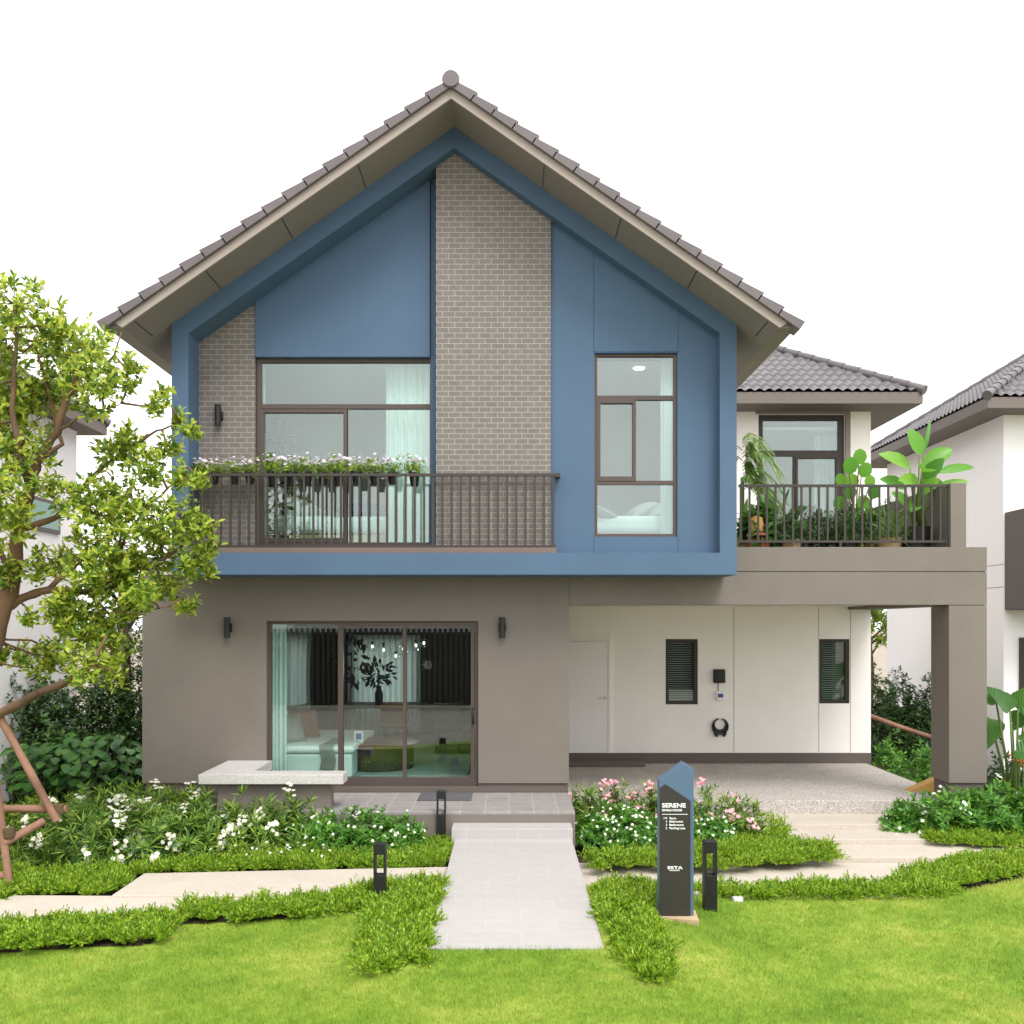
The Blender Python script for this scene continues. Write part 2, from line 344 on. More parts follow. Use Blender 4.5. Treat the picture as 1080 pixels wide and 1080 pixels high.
def structure(name, mb, mat, **k):
    o = mk(name, mb, mat, **k); o['kind'] = 'structure'; return o
def dup(o, loc=None, rz=None, label=None, parent=None, group=None, scale=None):
    c = o.copy(); COL.objects.link(c); ORG[c.name] = (0, 0, 0)
    if parent: c.parent = parent
    if loc is not None: c.location = loc
    if rz is not None: c.rotation_euler = (0, 0, rz)
    if scale is not None: c.scale = scale
    if label: c['label'] = label
    if group: c['group'] = group
    for ch in list(o.children): dup(ch, parent=c)
    return c
def unit(a): return a/np.maximum(np.linalg.norm(a, axis=-1, keepdims=True), 1e-9)
def leaves(pos, d, nrm, L, W, prof=((0, 0), (.45, 1), (1, 0)), fold=.15, droop=.15):
    """leaf blades: folded along the midrib and drooping to the tip; every leaf its own island"""
    pos = np.asarray(pos, float); n = len(pos); d = unit(np.asarray(d, float)); nrm = np.asarray(nrm, float)
    nrm = unit(nrm-d*(nrm*d).sum(1, keepdims=True)+1e-6); sd = np.cross(d, nrm)
    L = np.broadcast_to(np.asarray(L, float), (n,))[:, None]; W = np.broadcast_to(np.asarray(W, float), (n,))[:, None]
    vs = []; st = []
    for t, wd in prof:
        c = pos+d*L*t-nrm*L*droop*t*t
        if wd == 0: st.append((len(vs),)); vs.append(c)
        else:
            st.append((len(vs), len(vs)+1, len(vs)+2)); up = nrm*W*wd*fold
            vs += [c-sd*W*wd*.5+up, c, c+sd*W*wd*.5+up]
    k = len(vs); fs = []
    for a, b in zip(st[:-1], st[1:]):
        if len(a) == 1: fs += [(a[0], b[1], b[0]), (a[0], b[2], b[1])]
        elif len(b) == 1: fs += [(a[0], a[1], b[0]), (a[1], a[2], b[0])]
        else: fs += [(a[0], a[1], b[1], b[0]), (a[1], a[2], b[2], b[1])]
    V = np.stack(vs, 1).reshape(-1, 3)
    base = np.concatenate([np.array(f) for f in fs]); lens = np.array([len(f) for f in fs])
    LI = (np.arange(n)[:, None]*k+base[None]).ravel()
    LS = np.concatenate([[0], np.cumsum(np.tile(lens, n))[:-1]])
    return V, LI, LS
def join(*ms):
    V = []; LI = []; LS = []; nv = nl = 0
    for v, li, ls in ms:
        V.append(v); LI.append(np.asarray(li)+nv); LS.append(np.asarray(ls)+nl); nv += len(v); nl += len(li)
    return np.concatenate(V), np.concatenate(LI), np.concatenate(LS)
def rdir(n):
    return unit(rng.normal(size=(n, 3)))
OV = ((0, 0), (.25, .75), (.55, 1), (.82, .6), (1, 0))
LAN = ((0, 0), (.4, 1), (1, 0))
def rosettes(tips, axes, k, L, W, spread=.8, span=.12, prof=LAN, droop=.2, fold=.12):
    """k leaves round each shoot tip"""
    n = len(tips); ax = unit(axes)
    ax = np.repeat(ax, k, 0); tp = np.repeat(tips, k, 0)
    s = rng.random(n*k)
    r = rdir(n*k); r = unit(r-ax*(r*ax).sum(1, keepdims=True))
    d = ax*(1.05-spread*(.35+.65*(1-s)))[:, None]+r*(spread*(.45+.8*(1-s)))[:, None]
    p = tp-ax*(span*(1-s))[:, None]
    ln = L*(.5+.75*rng.random(n*k)); wd = W*(.75+.4*rng.random(n*k))
    return leaves(p, d, ax+.25*rng.normal(size=ax.shape), ln, wd, prof, fold, droop)
def flowers(c, r, k=5, axes=None):
    n = len(c); ax = np.repeat(unit(axes if axes is not None else np.tile([0, -.5, 1.], (n, 1))+.3*rng.normal(size=(n, 3))), k, 0)
    p = np.repeat(c, k, 0); a = np.tile(np.arange(k)*2*math.pi/k, n)+np.repeat(rng.random(n)*6, k)
    o1 = unit(np.cross(ax, [.3, .9, .2])); o2 = np.cross(ax, o1)
    d = o1*np.cos(a)[:, None]+o2*np.sin(a)[:, None]+ax*.35
    return leaves(p, d, ax, r, r*.8, ((0, 0), (.6, 1), (1, 0)), .1, .2)
def inpoly(P, x, y):
    P = np.asarray(P); ins = np.zeros(len(x), bool); j = len(P)-1
    for i in range(len(P)):
        xi, yi = P[i][:2]; xj, yj = P[j][:2]
        c = ((yi > y) != (yj > y)) & (x < (xj-xi)*(y-yi)/(yj-yi+1e-12)+xi); ins ^= c; j = i
    return ins
def scatter(P, dens):
    P = np.asarray(P)[:, :2]; lo = P.min(0); hi = P.max(0); n = int((hi-lo).prod()*dens)
    q = lo+(hi-lo)*rng.random((n, 2)); return q[inpoly(P, q[:, 0], q[:, 1])]
# ------------------------------------------------------------------ ground
def lawn_z(X, Y):
    X = np.asarray(X, float); Y = np.asarray(Y, float)
    t = np.clip((np.abs(X-.05)-.75)/1.6, 0, 1); t = t*t*(3-2*t)
    z = -.015-.125*t
    r_ = np.clip((X-4.1)/1.7, 0, 1); u = np.clip((Y-9.35-r_*.95)/.35, 0, 1); z = z*(1-u)+(-.32)*u
    return z+.012*np.sin(X*1.7+Y*.8)*np.clip((9.3-Y)/.5, 0, 1)*t
def sheet():
    xs = np.concatenate([[-25, -14], np.linspace(-9, 9, 110), [14, 25]])
    ys = np.linspace(5.0, 11.0, 61)
    gx, gy = np.meshgrid(xs, ys); gz = lawn_z(gx, gy)
    V = np.stack([gx, gy, gz], -1).reshape(-1, 3); nx = len(xs); fs = []
    for j in range(len(ys)-1):
        for i in range(nx-1): fs.append((j*nx+i, j*nx+i+1, (j+1)*nx+i+1, (j+1)*nx+i))
    LI = np.array(fs).ravel(); return V, LI, np.arange(len(fs))*4
structure('lawn', sheet(), 'lawn', smooth=True)
# soil of the beds and ground round the house, a few mm above the sheet
structure('garden_soil', MB().box(-14, 14, 9.9, 26, -.34, -.30), 'soil')
structure('ground', MB().box(-600, 600, -600, 600, -.5, -.36), paint('far_ground', srgb(150, 140, 124), rough=.9, var=.2, bump=0))
# path, steps, terrace
m = MB().box(-.64, .74, 7.5, 11.33, -.2, 0.0); structure('garden_path', m, 'path', bevel=.004)
m = MB().box(-.68, .75, 11.33, 11.80, -.2, .123); structure('entrance_step', m, 'path', bevel=.006)
m = MB().box(-2.75, .80, 11.67, 12.998, -.2, .258); structure('terrace', m, 'terrace', bevel=.006)
structure('terrace_riser', MB().box(-2.74, .795, 11.662, 11.669, -.2, .225), 'grey')
# carport floor and drive
cf = [(.81, 13.32), (6.27, 13.32), (6.41, 16.9), (.81, 16.9)]
structure('carport_floor', MB().slab([(.806, 13.3), (6.28, 13.3), (6.28, 16.9), (.806, 16.9)], -.28, .097), 'aggregate', bevel=.008)
dz = [-.085, -.15, -.21, -.27]; ys = [13.3, 12.58, 11.98, 11.30, 9.75]
for i in range(4):
    x0 = (3.0, 3.1, 3.4, .76)[i]; x1 = (6.6, 7.4, 9.5, 12.0)[i]
    pts = [(x0, ys[i+1]), (x1, ys[i+1]), (x1, ys[i]-.002), (x0, ys[i]-.002)] if i < 3 else [(.76, 9.75), (4.3, 9.75), (5.0, 10.2), (6.0, 10.6), (12, 11.0), (12, 11.298), (.76, 11.298)]
    structure('driveway_slab', MB().slab(pts, -.31, dz[i]), 'slab', bevel=.006)
for i, (a, b, z) in enumerate([((-4.05, -.66), (9.42, 10.45), -.080), ((-6.2, -3.2), (8.95, 9.60), -.108), ((-9, -4.2), (8.55, 9.25), -.130)]):
    if i == 0: pts = [gp(118, 944, z), gp(440, 944, z), (-.66, 9.3, z), (-.66, 10.35, z), gp(152, 921, z)]
    elif i == 1: pts = [gp(-60, 966, z), gp(200, 965, z), gp(420, 946, z), gp(118, 944.6, z), gp(15, 944, z)]
    else: pts = [gp(-90, 990, z), gp(150, 990, z), gp(190, 966, z), gp(-60, 966.6, z)]
    structure('walkway_slab', MB().slab([p[:2] for p in pts], -.33, z), 'slab', bevel=.006)
# ------------------------------------------------------------------ the house
HX = -.703
house = thing('house', 'two storey blue and taupe house with steep gable roof and brick panels', 'house', (HX, 13, 0))
Y0 = 13.0
# ground floor: taupe wall round the sliding door
gx0, gx1 = px(150, Y0), px(600, Y0); dx0, dx1 = px(281, Y0), px(504.5, Y0); dzt = pz(655, Y0); dzb = pz(829, Y0)
w_ = MB()
w_.box(gx0, dx0, 13, 13.2, .386, 3.44); w_.box(dx1, gx1, 13, 13.2, .386, 3.44); w_.box(dx0, dx1, 13, 13.2, dzt, 3.44)
w_.box(gx0, gx0+.2, 13.2, 19.8, .386, 3.44)
w_.box(gx1-.2, gx1, 13.2, 18.5, -.3, 3.44)
mk('ground_floor_wall', w_, 'grey', house)
mk('plinth', MB().box(gx0+.03, gx1-.03, 13.03, 13.2, -.3, .343).box(gx0+.03, dx0, 13.031, 13.2, .343, .385).box(dx1, gx1-.03, 13.031, 13.2, .343, .385).box(gx0+.03, gx0+.2, 13.2, 19.8, -.3, .386), 'greydark', house)
# carport beams, column, ceiling
bz = [pz(638, Y0), pz(603, Y0), pz(577, Y0)]; bx1 = px(1041, Y0)
mk('carport_beam', MB().box(gx1+.002, bx1, 13, 13.35, bz[0], bz[1]-.008).box(5.95, bx1, 13.35, 16.9, bz[0]+.002, bz[1]-.008), 'grey', house, bevel=.004)
mk('terrace_edge', MB().box(gx1+.002, bx1, 13, 13.35, bz[1]+.008, bz[2]).box(gx1+.002, bx1, 13.35, 16.9, bz[1]+.008, 3.50).box(gx1+.01, bx1-.012, 13.012, 16.9, bz[1]-.008, bz[1]+.008), 'grey', house, bevel=.003)
mk('carport_ceiling', MB().box(gx1+.004, 5.95, 13.35, 16.895, 2.85, 2.9), 'white', house)
cx0 = px(1001, Y0)
mk('column', MB().box(cx0, bx1, 13.002, 13.56, .386, bz[0]-.008).box(cx0+.02, bx1-.02, 13.02, 13.54, bz[0]-.008, bz[0]), 'grey', house, bevel=.004)
mk('column_plinth', MB().box(cx0+.03, bx1-.03, 13.032, 13.53, -.3, .386), 'greydark', house)
# carport back wall with two windows and the door
YB = 16.9; wx1 = px(918.5, YB)
def wallholes(mb, x0, x1, z0, z1, y0, y1, holes):
    xs = sorted(holes, key=lambda h: h[0]); cur = x0
    for a, b, c, d in xs:
        if a > cur+1e-4: mb.box(cur, a, y0, y1, z0, z1)
        if c > z0+1e-4: mb.box(a, b, y0, y1, z0, c)
        if d < z1-1e-4: mb.box(a, b, y0, y1, d, z1)
        cur = b
    if cur < x1-1e-4: mb.box(cur, x1, y0, y1, z0, z1)
    return mb
cw = [(px(702, YB), px(736, YB), pz(743, YB), pz(674, YB)), (px(864, YB), px(896, YB), pz(742, YB), pz(674, YB))]
ww = (px(800, YB), px(891, YB), 3.5, pz(437, YB))
mk('carport_wall', wallholes(MB(), gx1+.002, wx1, .28, 3.3, YB, YB+.2, cw).box(wx1-.2, wx1, YB+.2, 21.8, -.3, 6.36), 'white', house)
mk('upper_wing_wall', wallholes(MB(), 2.7, wx1-.001, 3.301, 6.36, YB, YB+.2, [ww]), 'white', house)
mk('skirting', MB().box(gx1+.002, wx1+.004, YB-.012, YB+.2, -.3, .279), 'greydark', house)
for x in (774, 863.5, 897): mk('wall_joint', MB().box(px(x, YB)-.006, px(x, YB)+.006, YB-.002, YB+.001, .285, 2.845), 'whitejoint', house)
dr = MB().box(gx1+.003, px(641, YB), YB-.03, YB-.004, .282, pz(676.5, YB))
sd_ = mk('side_door', dr, paint('door_white', srgb(234, 230, 227), rough=.45, var=.02, bump=0), house, bevel=.003, label='plain white carport door')
mk('door_frame', MB().box(px(641, YB)+.004, px(644, YB), YB-.04, YB-.003, .282, pz(676, YB)+.03).box(gx1+.003, px(641, YB)+.004, YB-.04, YB-.003, pz(676, YB)+.004, pz(676, YB)+.03), 'white', sd_)
hx = px(636, YB); hz = pz(736, YB)
mk('handle', MB().tube([(hx+.03, YB-.03, hz), (hx+.03, YB-.07, hz), (hx-.10, YB-.07, hz)], .011, 8).tube([(hx+.03, YB-.031, hz), (hx+.03, YB-.045, hz)], .028, 12), 'chrome', sd_)
mk('door_step', MB().box(gx1+.004, px(679, 16.6), 16.45, YB-.014, .098, .175), 'greydark', house, bevel=.01)
# windows
def window(name, x0, x1, z0, z1, Y, fm, gm, fw=.05, dep=.09, vert=(), horiz=(), pieces=None, label=None, doors=()):
    """frame with glass; vert/horiz = (position, from, to, width) bars"""
    m = MB(); m.box(x0, x0+fw, Y, Y+dep, z0, z1).box(x1-fw, x1, Y, Y+dep, z0, z1)
    m.box(x0+fw, x1-fw, Y+.001, Y+dep-.001, z0, z0+fw).box(x0+fw, x1-fw, Y+.001, Y+dep-.001, z1-fw, z1)
    for x, a, b, wd in vert: m.box(x-wd/2, x+wd/2, Y+.012, Y+dep-.012, a, b)
    for z, a, b, wd in horiz: m.box(a, b, Y+.006, Y+dep-.006, z-wd/2, z+wd/2)
    for a, b, c, d in doors:                        # a sash's own border
        s_ = .042
        m.box(a, a+s_, Y-.006, Y+.05, c, d).box(b-s_, b, Y-.006, Y+.05, c, d).box(a+s_, b-s_, Y-.004, Y+.048, c, c+s_*1.4).box(a+s_, b-s_, Y-.004, Y+.048, d-s_, d)
    f = mk(name, m, fm, house, label=label)
    xs = [x0+fw]+[v[0] for v in vert]+[x1-fw]
    g = MB().box(x0+fw*.6, x1-fw*.6, Y+.04, Y+.046, z0+fw*.6, z1-fw*.6)
    mk('pane', g, gm, f)
    return f
sz0, sz1 = dzb, dzt
sl_ = window('sliding_door', dx0, dx1, dzb, dzt, 13.06, 'frame', 'glass', .045, .10,
    vert=[(px(359, 13.06), dzb+.045, dzt-.045, .07), (px(426.5, 13.06), dzb+.045, dzt-.045, .05), (px(498.5, 13.06)-.0, dzb+.045, dzt-.045, .05)],
    horiz=[(dzb+.075, px(359, 13.06), dx1-.045, .06), (dzt-.06, px(359, 13.06), dx1-.045, .04)], label='brown framed three pane sliding glass door to the living room')
kx = px(499, 13.05); kz = pz(755, 13.05)
mk('handle', MB().tube([(kx, 13.05, kz+.1), (kx, 13.01, kz+.09), (kx, 13.0, kz), (kx, 13.01, kz-.09), (kx, 13.05, kz-.1)], .014, 8), 'black', sl_, smooth=True)
for i, (a, b, c, d) in enumerate(cw):
    f = window('carport_window', a, b, c, d, YB+.03, 'frameblack', 'glass', .06, .1)
    bl = MB()
    for k in range(26):
        z = c+.08+k*(d-c-.16)/25; bl.box(a+.07, b-.07, YB+.16, YB+.185, z-.004, z+.004)
    mk('blind', bl, 'wallin', f)
# ---- gable front: blue frame ring
YF = 12.3
def zsof(x): return 8.895-.697*abs(x-HX)
xl, xr = px(181, YF), px(777, YF); zb0, zb1 = pz(606, YF), pz(583, YF)
il, ir = xl+.215, xr-.215
def zin(x): return zsof(x)-.265
O = [(xl, zb0), (xr, zb0), (xr, zsof(xr)+.03), (HX, zsof(HX)+.03), (xl, zsof(xl)+.03)]
I = [(il, zb1), (ir, zb1), (ir, zin(ir)), (HX, zin(HX)), (il, zin(il))]
fr = MB(); n = 5; YK = 12.95
fr.v = [(x, YF, z) for x, z in O]+[(x, YF, z) for x, z in I]+[(x, YK, z) for x, z in O]+[(x, YK, z) for x, z in I]
for k in range(n):
    a, b = k, (k+1) % n
    fr.f += [(a, b, n+b, n+a), (2*n+b, 2*n+a, 3*n+a, 3*n+b), (b, a, 2*n+a, 2*n+b), (n+a, n+b, 3*n+b, 3*n+a)]
mk('gable_frame', fr, 'blue', house)
# panels behind the frame
def gpoly(x0, x1, z0, over=.06):
    top = [(x1, zin(x1)+over)]
    if x0 < HX < x1: top.append((HX, zin(HX)+over))
    return [(x0, z0), (x1, z0)]+top+[(x0, zin(x0)+over)]
YL, YC, YR = 12.72, 12.45, 12.50
xa, xb = px(269, YL), px(453.5, YL); xc0, xc1 = px(460, YC), px(581, YC)
zt = pz(377, YL)
bk = mk('brick_panel', MB().prism(gpoly(il-.02, xa, 3.3), YL, 12.93), 'brick', house, label='narrow brick panel left of the balcony window')
bk2 = mk('brick_panel', MB().prism(gpoly(xc0, xc1, 3.3), YC, 12.93), 'brick', house, label='tall central brick panel running up to the gable peak')
mk('wall_panel', MB().prism(gpoly(xa+.012, xb, zt), YL-.035, 12.93).box(xa+.002, xa+.012, YL-.01, 12.93, zt, zin(xa)), 'blue', house)
mk('wall_panel', MB().prism(gpoly(xb+.008, xc0+.1, 3.3), YL+.02, 12.93), 'blue', house)
# right blue panel with window
rx0, rx1 = px(627, YR), px(714.5, YR); rz0, rz1 = pz(566, YR), pz(371.5, YR)
rp_ = MB().prism(gpoly(xc1+.003, rx0, 3.3), YR, 12.93).prism(gpoly(rx1, ir+.02, 3.3), YR, 12.93).prism(gpoly(rx0, rx1, rz1), YR, 12.93).box(rx0, rx1, YR, 12.93, 3.3, rz0)
mk('wall_panel', rp_, 'blue', house)
j = MB()
for x in (rx0-.01, rx1+.01):
    j.box(x-.005, x+.005, YR-.0015, YR+.001, rz1+.002, zin(x)); j.box(x-.005, x+.005, YR-.0015, YR+.001, 3.449, rz0-.002)
j.box(rx0-.01, rx1+.01, YR-.003, YR+.01, rz1-.012, rz1+.012)  # shade line along the window head, painted as a dark strip
j.box(xc1-.008, xc1+.004, YC+.02, YR-.0015, 3.449, zin(xc1))
mk('panel_joint_and_shade', j, 'bluejointshade', house)
# upper windows
bz0, bz1 = pz(576, YL+.06), pz(378, YL+.06)
wx0, wx2 = px(271, YL+.06), px(453.5, YL+.06); zt2 = pz(428.5, YL+.06); xm = px(364, YL+.06)
window('balcony_door', wx0, wx2+.05, bz0, bz1, YL+.06, 'frame', 'glassup', .05, .1,
    vert=[(xm, bz0+.05, zt2, .05)], horiz=[(zt2, wx0+.05, wx2, .06)], doors=[(wx0+.05, xm+.025, bz0+.05, zt2-.04)], label='wide brown framed sliding balcony door with a fixed pane above')
a1, a2 = pz(419.5, YR+.05), pz(509, YR+.05); xm = px(669, YR+.05)
window('bedroom_window', rx0, rx1, rz0, rz1, YR+.04, 'frame', 'glassup', .04, .09,
    vert=[(xm, a2, a1, .04)], horiz=[(a1, rx0+.04, rx1-.04, .055), (a2, rx0+.04, rx1-.04, .05)], doors=[(rx0+.04, xm+.02, a2+.02, a1-.03)], label='tall four pane brown framed window in the blue wall')
# wing window onto the terrace
xm = px(839, YB+.05); z2 = pz(478, YB+.05)
window('terrace_door', ww[0], ww[1], 3.501, ww[3], YB+.05, 'frameblack', 'glassup', .09, .1, vert=[(xm, 3.55, z2, .07)], horiz=[(z2, ww[0]+.09, ww[1]-.09, .10)], doors=[(xm, ww[1]-.09, 3.59, z2-.05)], label='dark bronze framed terrace door')
mk('door_architrave', MB().box(ww[1]+.003, ww[1]+.09, YB-.03, YB, 3.5, ww[3]+.06).box(ww[0]-.05, ww[1]+.003, YB-.03, YB, ww[3]+.003, ww[3]+.06), 'soffit', house)
# balcony curb and floor slabs, body walls (side walls of the upper floor)
mk('balcony_curb', MB().box(il+.003, px(587, 12.36), 12.34, 12.44, zb1-.002, pz(577.5, 12.34)), 'curb', house, bevel=.004)
mk('upper_floor_slab', MB().box(il-.05, ir+.05, 12.44, 19.8, 3.2, 3.445).box(gx0+.2, xl+.02, 12.951, 19.8, 3.2, 3.43), 'wallin', house)
mk('upper_side_wall', MB().prism([(xl, 3.2), (xl+.2, 3.2), (xl+.2, zsof(xl+.2)), (xl, zsof(xl))], 12.951, 19.8).prism([(xr-.2, 3.2), (xr, 3.2), (xr, zsof(xr)), (xr-.2, zsof(xr-.2))], 12.951, 19.8), 'white', house)
# roof
e = 3.98; YR0 = 11.63; YR1 = 23.0
def xzr(s, x, z): return (HX+s*x, z)
for s in (-1, 1):
    o = 1 if s > 0 else -1
    pl = [xzr(s, 0, 8.895), xzr(s, e, 8.895-.697*e), xzr(s, e+.115, 8.895+.155-.697*(e+.115)), xzr(s, 0, 8.895+.155)]
    ps = [xzr(s, 0, 8.899), xzr(s, e, 8.899-.697*e), xzr(s, e+.205, 8.895+.150-.697*(e+.205)), xzr(s, 0, 8.895+.150)]
    mk('fascia', MB().prism(pl[::o], YR0, YR0+.035), 'fascia', house)
    mk('soffit', MB().prism(ps[::o], YR0+.036, YR1), 'soffit', house)
    for d in (1.13, 2.06, 2.98, 3.85):
        zc = 8.899-.697*d; jn = MB()
        jn.prism([xzr(s, d-.005, zc+.697*.005-.0025), xzr(s, d+.005, zc-.697*.005-.0025), xzr(s, d+.005, zc+.004), xzr(s, d-.005, zc+.008)][::o], YR0+.05, 12.29)
        mk('soffit_joint', jn, 'joint', house)
    ca, sa = math.cos(math.atan(.697)), math.sin(math.atan(.697))
    vt = MB(); nT = 17; ln = 4.20/ca/nT; base = 8.895+.155
    for k in range(nT):
        s0, s1 = k*ln, (k+1)*ln+.028; dj = random.uniform(-.004, .004)
        def sp(q, nn): return xzr(s, q*ca+nn*sa, base-q*sa+nn*ca)
        vt.prism([sp(s0, -.03), sp(s1, -.03+.0), sp(s1, .094+dj), sp(s0, .052+dj)][::o], YR0-.05, YR0+.22)
    mk('verge_tile', vt, 'tile', house, bevel=.006)
# tiled slope surfaces of any roof plane
def slope_mesh(A, U, Vd, Lu, run, pitch, hipa=1, hipb=1, per=.165, crs=.235, amp=.042, lift=.038):
    A = np.array(A, float); U = np.array(U, float); Vd = np.array(Vd, float)
    us = np.arange(0, Lu+per/6, per/6); us[-1] = Lu
    st = []; k = 0
    while k*crs < run:
        st += [(k*crs, lift), (min(run, (k+1)*crs-.004), 0)]; k += 1
    rows = []
    for v, hgt in st:
        uu = np.clip(us, v*hipa, Lu-v*hipb)
        ph = (us/per) % 1
        hw = amp*(.5+.5*np.cos(2*math.pi*ph))**.8+hgt
        rows.append(A+uu[:, None]*U+v*Vd+np.array([0, 0, 1.])*(v*pitch+hw)[:, None])
    V = np.stack(rows).reshape(-1, 3); nu = len(us); nr = len(st)
    q = np.arange(nr-1)[:, None]*nu+np.arange(nu-1)[None]
    fs = np.stack([q, q+1, q+nu+1, q+nu], -1).reshape(-1, 4)
    return V, fs.ravel(), np.arange(len(fs))*4
def cap_line(a, b, r=.075, seg=.30):
    a = Vector(a); b = Vector(b); L = (b-a).length; n = max(1, int(L/seg)); m = MB()
    for k in range(n):
        p = a.lerp(b, k/n); q = a.lerp(b, min(1, (k+1.12)/n)); m.tube([p, q], [r*1.12, r*.9], 12)
    return m
def hip_roof(parent, x0, x1, y0, y1, z, pitch, over=None, board='eaves'):
    """hipped roof over the eaves rectangle"""
    run = (min(x1-x0, y1-y0))/2; lx, ly = x1-x0, y1-y0
    ms = [slope_mesh((x0, y0, z), (1, 0, 0), (0, 1, 0), lx, run, pitch), slope_mesh((x1, y0, z), (0, 1, 0), (-1, 0, 0), ly, run, pitch),
          slope_mesh((x1, y1, z), (-1, 0, 0), (0, -1, 0), lx, run, pitch), slope_mesh((x0, y1, z), (0, -1, 0), (1, 0, 0), ly, run, pitch)]
    r = mk('roof', join(*ms), 'rooftile', parent, smooth='auto')
    zt_ = z+run*pitch+.03
    if lx >= ly: A, B = (x0+run, y0+run, zt_), (x1-run, y0+run, zt_)
    else: A, B = (x0+run, y0+run, zt_), (x0+run, y1-run, zt_)
    cn_ = [((x0, y0), A), ((x1, y1), B), ((x1, y0), B if lx >= ly else A), ((x0, y1), A if lx >= ly else B)]
    for (cx_, cy_), T in cn_:
        mk('ridge_cap', cap_line((cx_, cy_, z+.05), (T[0], T[1], T[2]+.02)), 'rooftile', r, smooth='auto')
    if (Vector(A)-Vector(B)).length > .3: mk('ridge_cap', cap_line(A, B), 'rooftile', r, smooth='auto')
    mk('eaves_board', MB().box(x0+.025, x1-.025, y0+.025, y1-.025, z-.17, z+.022), board, r)
    return r
# wavy tiles on both slopes of the gable roof + ridge
for s in (-1, 1):
    A = (HX+s*4.19, YR0+.17, 8.895+.16-.697*4.19) if s > 0 else (HX+s*4.19, YR1, 8.895+.16-.697*4.19)
    sm = slope_mesh(A, (0, s*1., 0), (-s*1., 0, 0), YR1-YR0-.17, 4.19, .697, 0, 0, crs=.245)
    mk('roof', sm, 'rooftile', house, smooth='auto')
rc = cap_line((HX, YR0-.055, 8.895+.205), (HX, YR1, 8.895+.205), .095, .33)
mk('ridge_cap', rc.tube([(HX, YR0-.075, 8.895+.205), (HX, YR0-.05, 8.895+.205)], [.098, .108], 20), 'tile', house, smooth='auto')
hip_roof(house, -2.2, 7.03, 16.25, 22.4, 6.45, .64)
# terrace side parapet
mk('terrace_parapet', MB().box(px(1003.5, Y0), px(1020, Y0), 13.02, 16.85, 3.495, pz(509, Y0)), 'grey', house, bevel=.004)
# railings
def railing(name, x0, x1, Y, zb, ztop, n, parent, label, posts=(), stub=None):
    top = MB().box(x0, x1, Y-.02, Y+.02, ztop-.035, ztop)
    if stub: top.box(x1, x1+.06, Y-.02, Y+.16, ztop-.045, ztop+.004)
    r = mk(name, top, 'rail', parent, label=label)
    mk('bottom_rail', MB().box(x0, x1, Y-.018, Y+.018, zb-.03, zb), 'rail', r)
    b0 = None
    for k in range(n):
        x = x0+.03+(x1-x0-.06)*k/(n-1)
        if b0 is None:
            b0 = mk('baluster', MB().box(x-.0135, x+.0135, Y-.012, Y+.012, zb, ztop-.035), 'rail', r); bx_ = x
        else: dup(b0, parent=r, loc=(x-bx_, 0, 0))
    for x in posts: mk('post', MB().box(x-.014, x+.014, Y-.024, Y-.013, zb-.14, zb-.001), 'rail', r)
    return r
railing('balcony_railing', il+.01, px(586, 12.37), 12.37, pz(575, 12.37), pz(499.5, 12.37), 40, house, 'dark railing across the balcony in the blue frame', posts=(px(391, 12.37),), stub=True)
railing('terrace_railing', px(779, 13.1), px(1003, 13.1), 13.1, pz(570, 13.1), pz(511, 13.1), 25, house, 'dark railing along the roof terrace', posts=(px(886, 13.1), px(998, 13.1)))
# ------------------------------------------------------------------ rooms behind the glass (parts of the house)
rm = MB()
zf, zc = dzb-.01, 2.74
rm.box(gx0+.205, gx1-.205, 13.205, 19.6, zf-.1, zf)
mk('room_floor', rm, 'floorin', house)
mk('room_ceiling', MB().box(gx0+.205, gx1-.205, 13.205, 19.6, zc, zc+.05), 'wallin', house)
cwx0, cwx1 = -3.1, -1.9
mk('room_back_wall', wallholes(MB(), gx0+.2, gx1-.2, zf-.1, zc+.05, 19.4, 19.6, [(cwx0, cwx1, .9, 2.25), (-4.5, -4.1, .4, 2.3)]), 'darkwall', house)
mk('room_lining', MB().box(gx0+.201, gx0+.215, 13.21, 19.4, zf, zc).box(gx1-.215, gx1-.201, 13.21, 19.4, zf, zc), 'darkwall', house)
# upper rooms
zu = 3.447; zcu = 6.16
mk('upper_ceiling', MB().box(xl+.2, xr-.2, 12.96, 17.2, zcu, zcu+.05), 'wallin', house)
mk('upper_back_wall', MB().box(xl+.2, xr-.2, 17.0, 17.15, zu, zcu), 'wallin', house)
mk('partition', MB().box(-.55, -.40, 12.94, 17.0, zu, zcu).box(xl+.201, xl+.22, 12.96, 17.0, zu, zcu).box(xr-.22, xr-.201, 12.96, 17.0, zu, zcu), 'wallin', house)
mk('wing_room', MB().box(2.95, wx1-.2, 20.5, 20.6, 3.5, 6.3).box(2.95, wx1-.2, YB+.21, 20.5, 6.0, 6.05).box(2.95, wx1-.2, YB+.21, 20.5, 3.4, 3.5).box(2.92, 2.95, YB+.21, 20.5, 3.5, 6), 'wallin', house)
mk('store_room', MB().box(gx1+.01, wx1-.21, 18.3, 18.4, 0, 3.3).box(gx1+.01, wx1-.21, YB+.21, 18.3, 3.0, 3.05), 'darkwall', house)
mk('downlight', MB().tube([(px(676, 13.4)*1.0, 13.6, zcu-.012), (px(676, 13.4), 13.6, zcu+.01)], .075, 20), 'light', house, label='lit round ceiling downlight in the bedroom')
